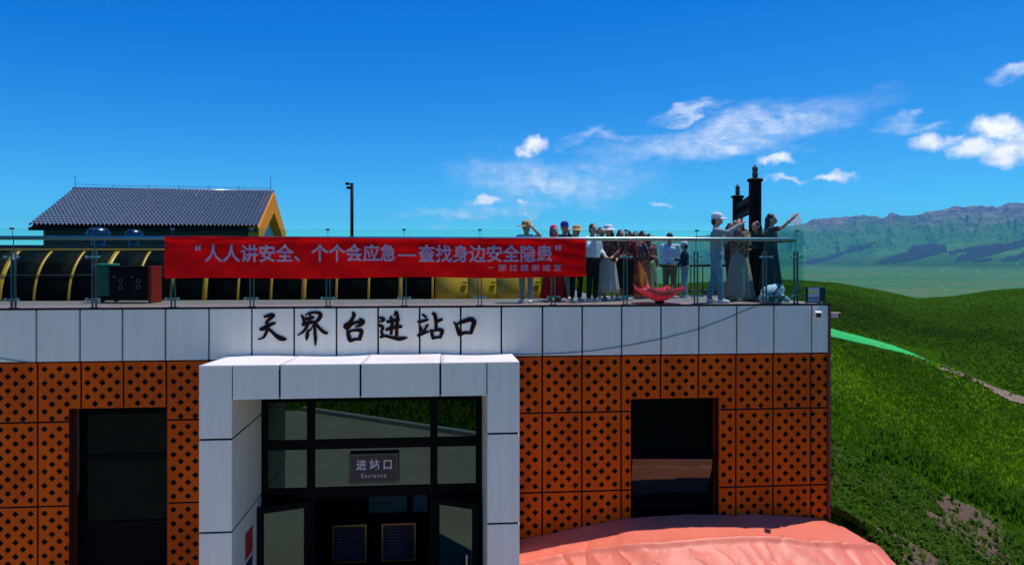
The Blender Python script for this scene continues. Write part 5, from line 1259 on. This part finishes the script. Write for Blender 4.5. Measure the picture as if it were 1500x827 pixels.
person('person in brown print top and long beige skirt before the timber gate', 1083, 14.7, 1.64, R(-40), C_BRP, C_BEIGE, ('phone', 'phone'), hair=(M_HAIRB, .18), skirt=(1.02, .05, .27))
person('long-haired woman in charcoal dress raising her arm right of the gate', 1129, 14.6, 1.74, R(60), C_DGREY, C_DGREY, (((.24, -.22, 1.42), (.20, -.44, 1.62)), 'hip'), hair=(M_HAIR, .25), skirt=(1.05, .2, .25), sleeve='short')
person('person in black jacket and grey trousers behind the cream skirt', 880, 15.4, 1.50, R(40), C_BLACK, C_GREY, ('phone', 'phone'), hair=(M_HAIR, .1), shoe=(.7, .7, .7))
person('person in dark red top and black trousers between black and orange skirts', 920, 15.0, 1.42, R(-50), cloth('dark_red', (.20, .012, .02)), C_BLACK, ('bag', 'fold'), hair=(M_HAIR, .15), shoe=(.7, .7, .7))
person('person in red-violet print top just behind the orange skirt', 941, 16.1, 1.45, R(35), C_MAR, C_BLACK, ('phone', 'fold'), hair=(M_HAIR, .2))
person('person in plum top and dark trousers behind the man in the white cap', 1070, 15.2, 1.58, R(50), cloth('plum', (.13, .035, .05)), C_DGREY, ('phone', 'phone'), hair=(M_HAIRB, .12))
person('person in black dress standing against the larger gate post', 1108, 14.9, 1.60, R(-70), C_BLACK, C_BLACK, ('fold', 'fold'), hair=(M_HAIR, .2), skirt=(1.02, .12, .25))
# what they hold
def held(name, label, cat, px, py, Z, fn):
    q = at_depth(px, py, Z); t = thing(name, label, cat, q); fn(t); return t
held('fan', 'round white hand fan held up by the woman in charcoal', 'fan', 1166, 321, 14.55, lambda t: (link('leaf', lathe_mesh([(.005, -.003), (.13, -.003), (.135, 0), (.13, .003), (.005, .003)], 28), C_WHITE, t).__setattr__('rotation_euler', (R(78), 0, R(20))), link('handle', tube_mesh([(-.10, 0, -.09), (-.19, 0, -.02)], .010, 6), M_HAIRB, t)))
# pale bag and white bouquet on the deck
x, y = c2w((1131 - 750) / F * 14.0, 14.0)
t = thing('backpack', 'slumped pale blue-white backpack on the deck behind the corner glass', 'bag', (x, y, ZT), .3)
blob('pouch', [('e', (0, 0, .18), (.26, .15, .17), 14, 9), ('e', (.14, .02, .25), (.16, .12, .12)), ('e', (-.2, -.02, .1), (.12, .1, .09)), ('c', (.2, 0, .12), (.36, -.02, .05), .07, .05)], C_LBLUE, t, .018, 4)
link('strap', tube_mesh([(-.15, -.12, .1), (-.1, -.17, .2), (.02, -.15, .3), (.14, -.08, .36)], .018, 6), C_NAVY, t); link('pocket', lathe_mesh([(.02, -.02), (.09, -.02), (.10, 0), (.09, .03), (.02, .04)], 16, (-.02, -.14, .12)), C_DGREY, t)
b = thing('bouquet', 'white and pale green bouquet leaning on the backpack', 'flowers', (x + .02, y - .26, ZT + .02))
mw = mat('petal_white', (.75, .76, .66), .6, var=.1, vscale=30)
for k in range(12):
    V, Fs = [], []; c = (random.uniform(-.10, .10), random.uniform(-.05, .05), random.uniform(.04, .24)); ellip(V, Fs, c, (.035, .03, .03), 8, 5); link('blossom', mesh(V, Fs), mw, b, True)
link('wrapping', lathe_mesh([(.03, 0), (.12, .14), (.125, .142), (.035, 0)], 10), mat('wrap_green', (.25, .33, .18), .6), b)

# ------------------------------------------------------------------ the air between here and the mountains
hm = bpy.data.materials.new('air'); hm.use_nodes = True; ht = hm.node_tree; ht.nodes.remove(ht.nodes['Principled BSDF'])
pv = N(ht, 'ShaderNodeVolumePrincipled'); pv.inputs['Color'].default_value = (.12, .55, 1.0, 1); pv.inputs['Density'].default_value = 4.6e-5; pv.inputs['Anisotropy'].default_value = .1
ht.links.new(pv.outputs[0], ht.nodes['Material Output'].inputs['Volume'])
bm = bmesh.new(); add_box(bm, -17500, 17500, -17500, 17500, -175, 900); hz = link('haze', bm_mesh(bm), hm); tag(hz, 'thin blue haze over the plain and mountains', None, None, 'stuff')
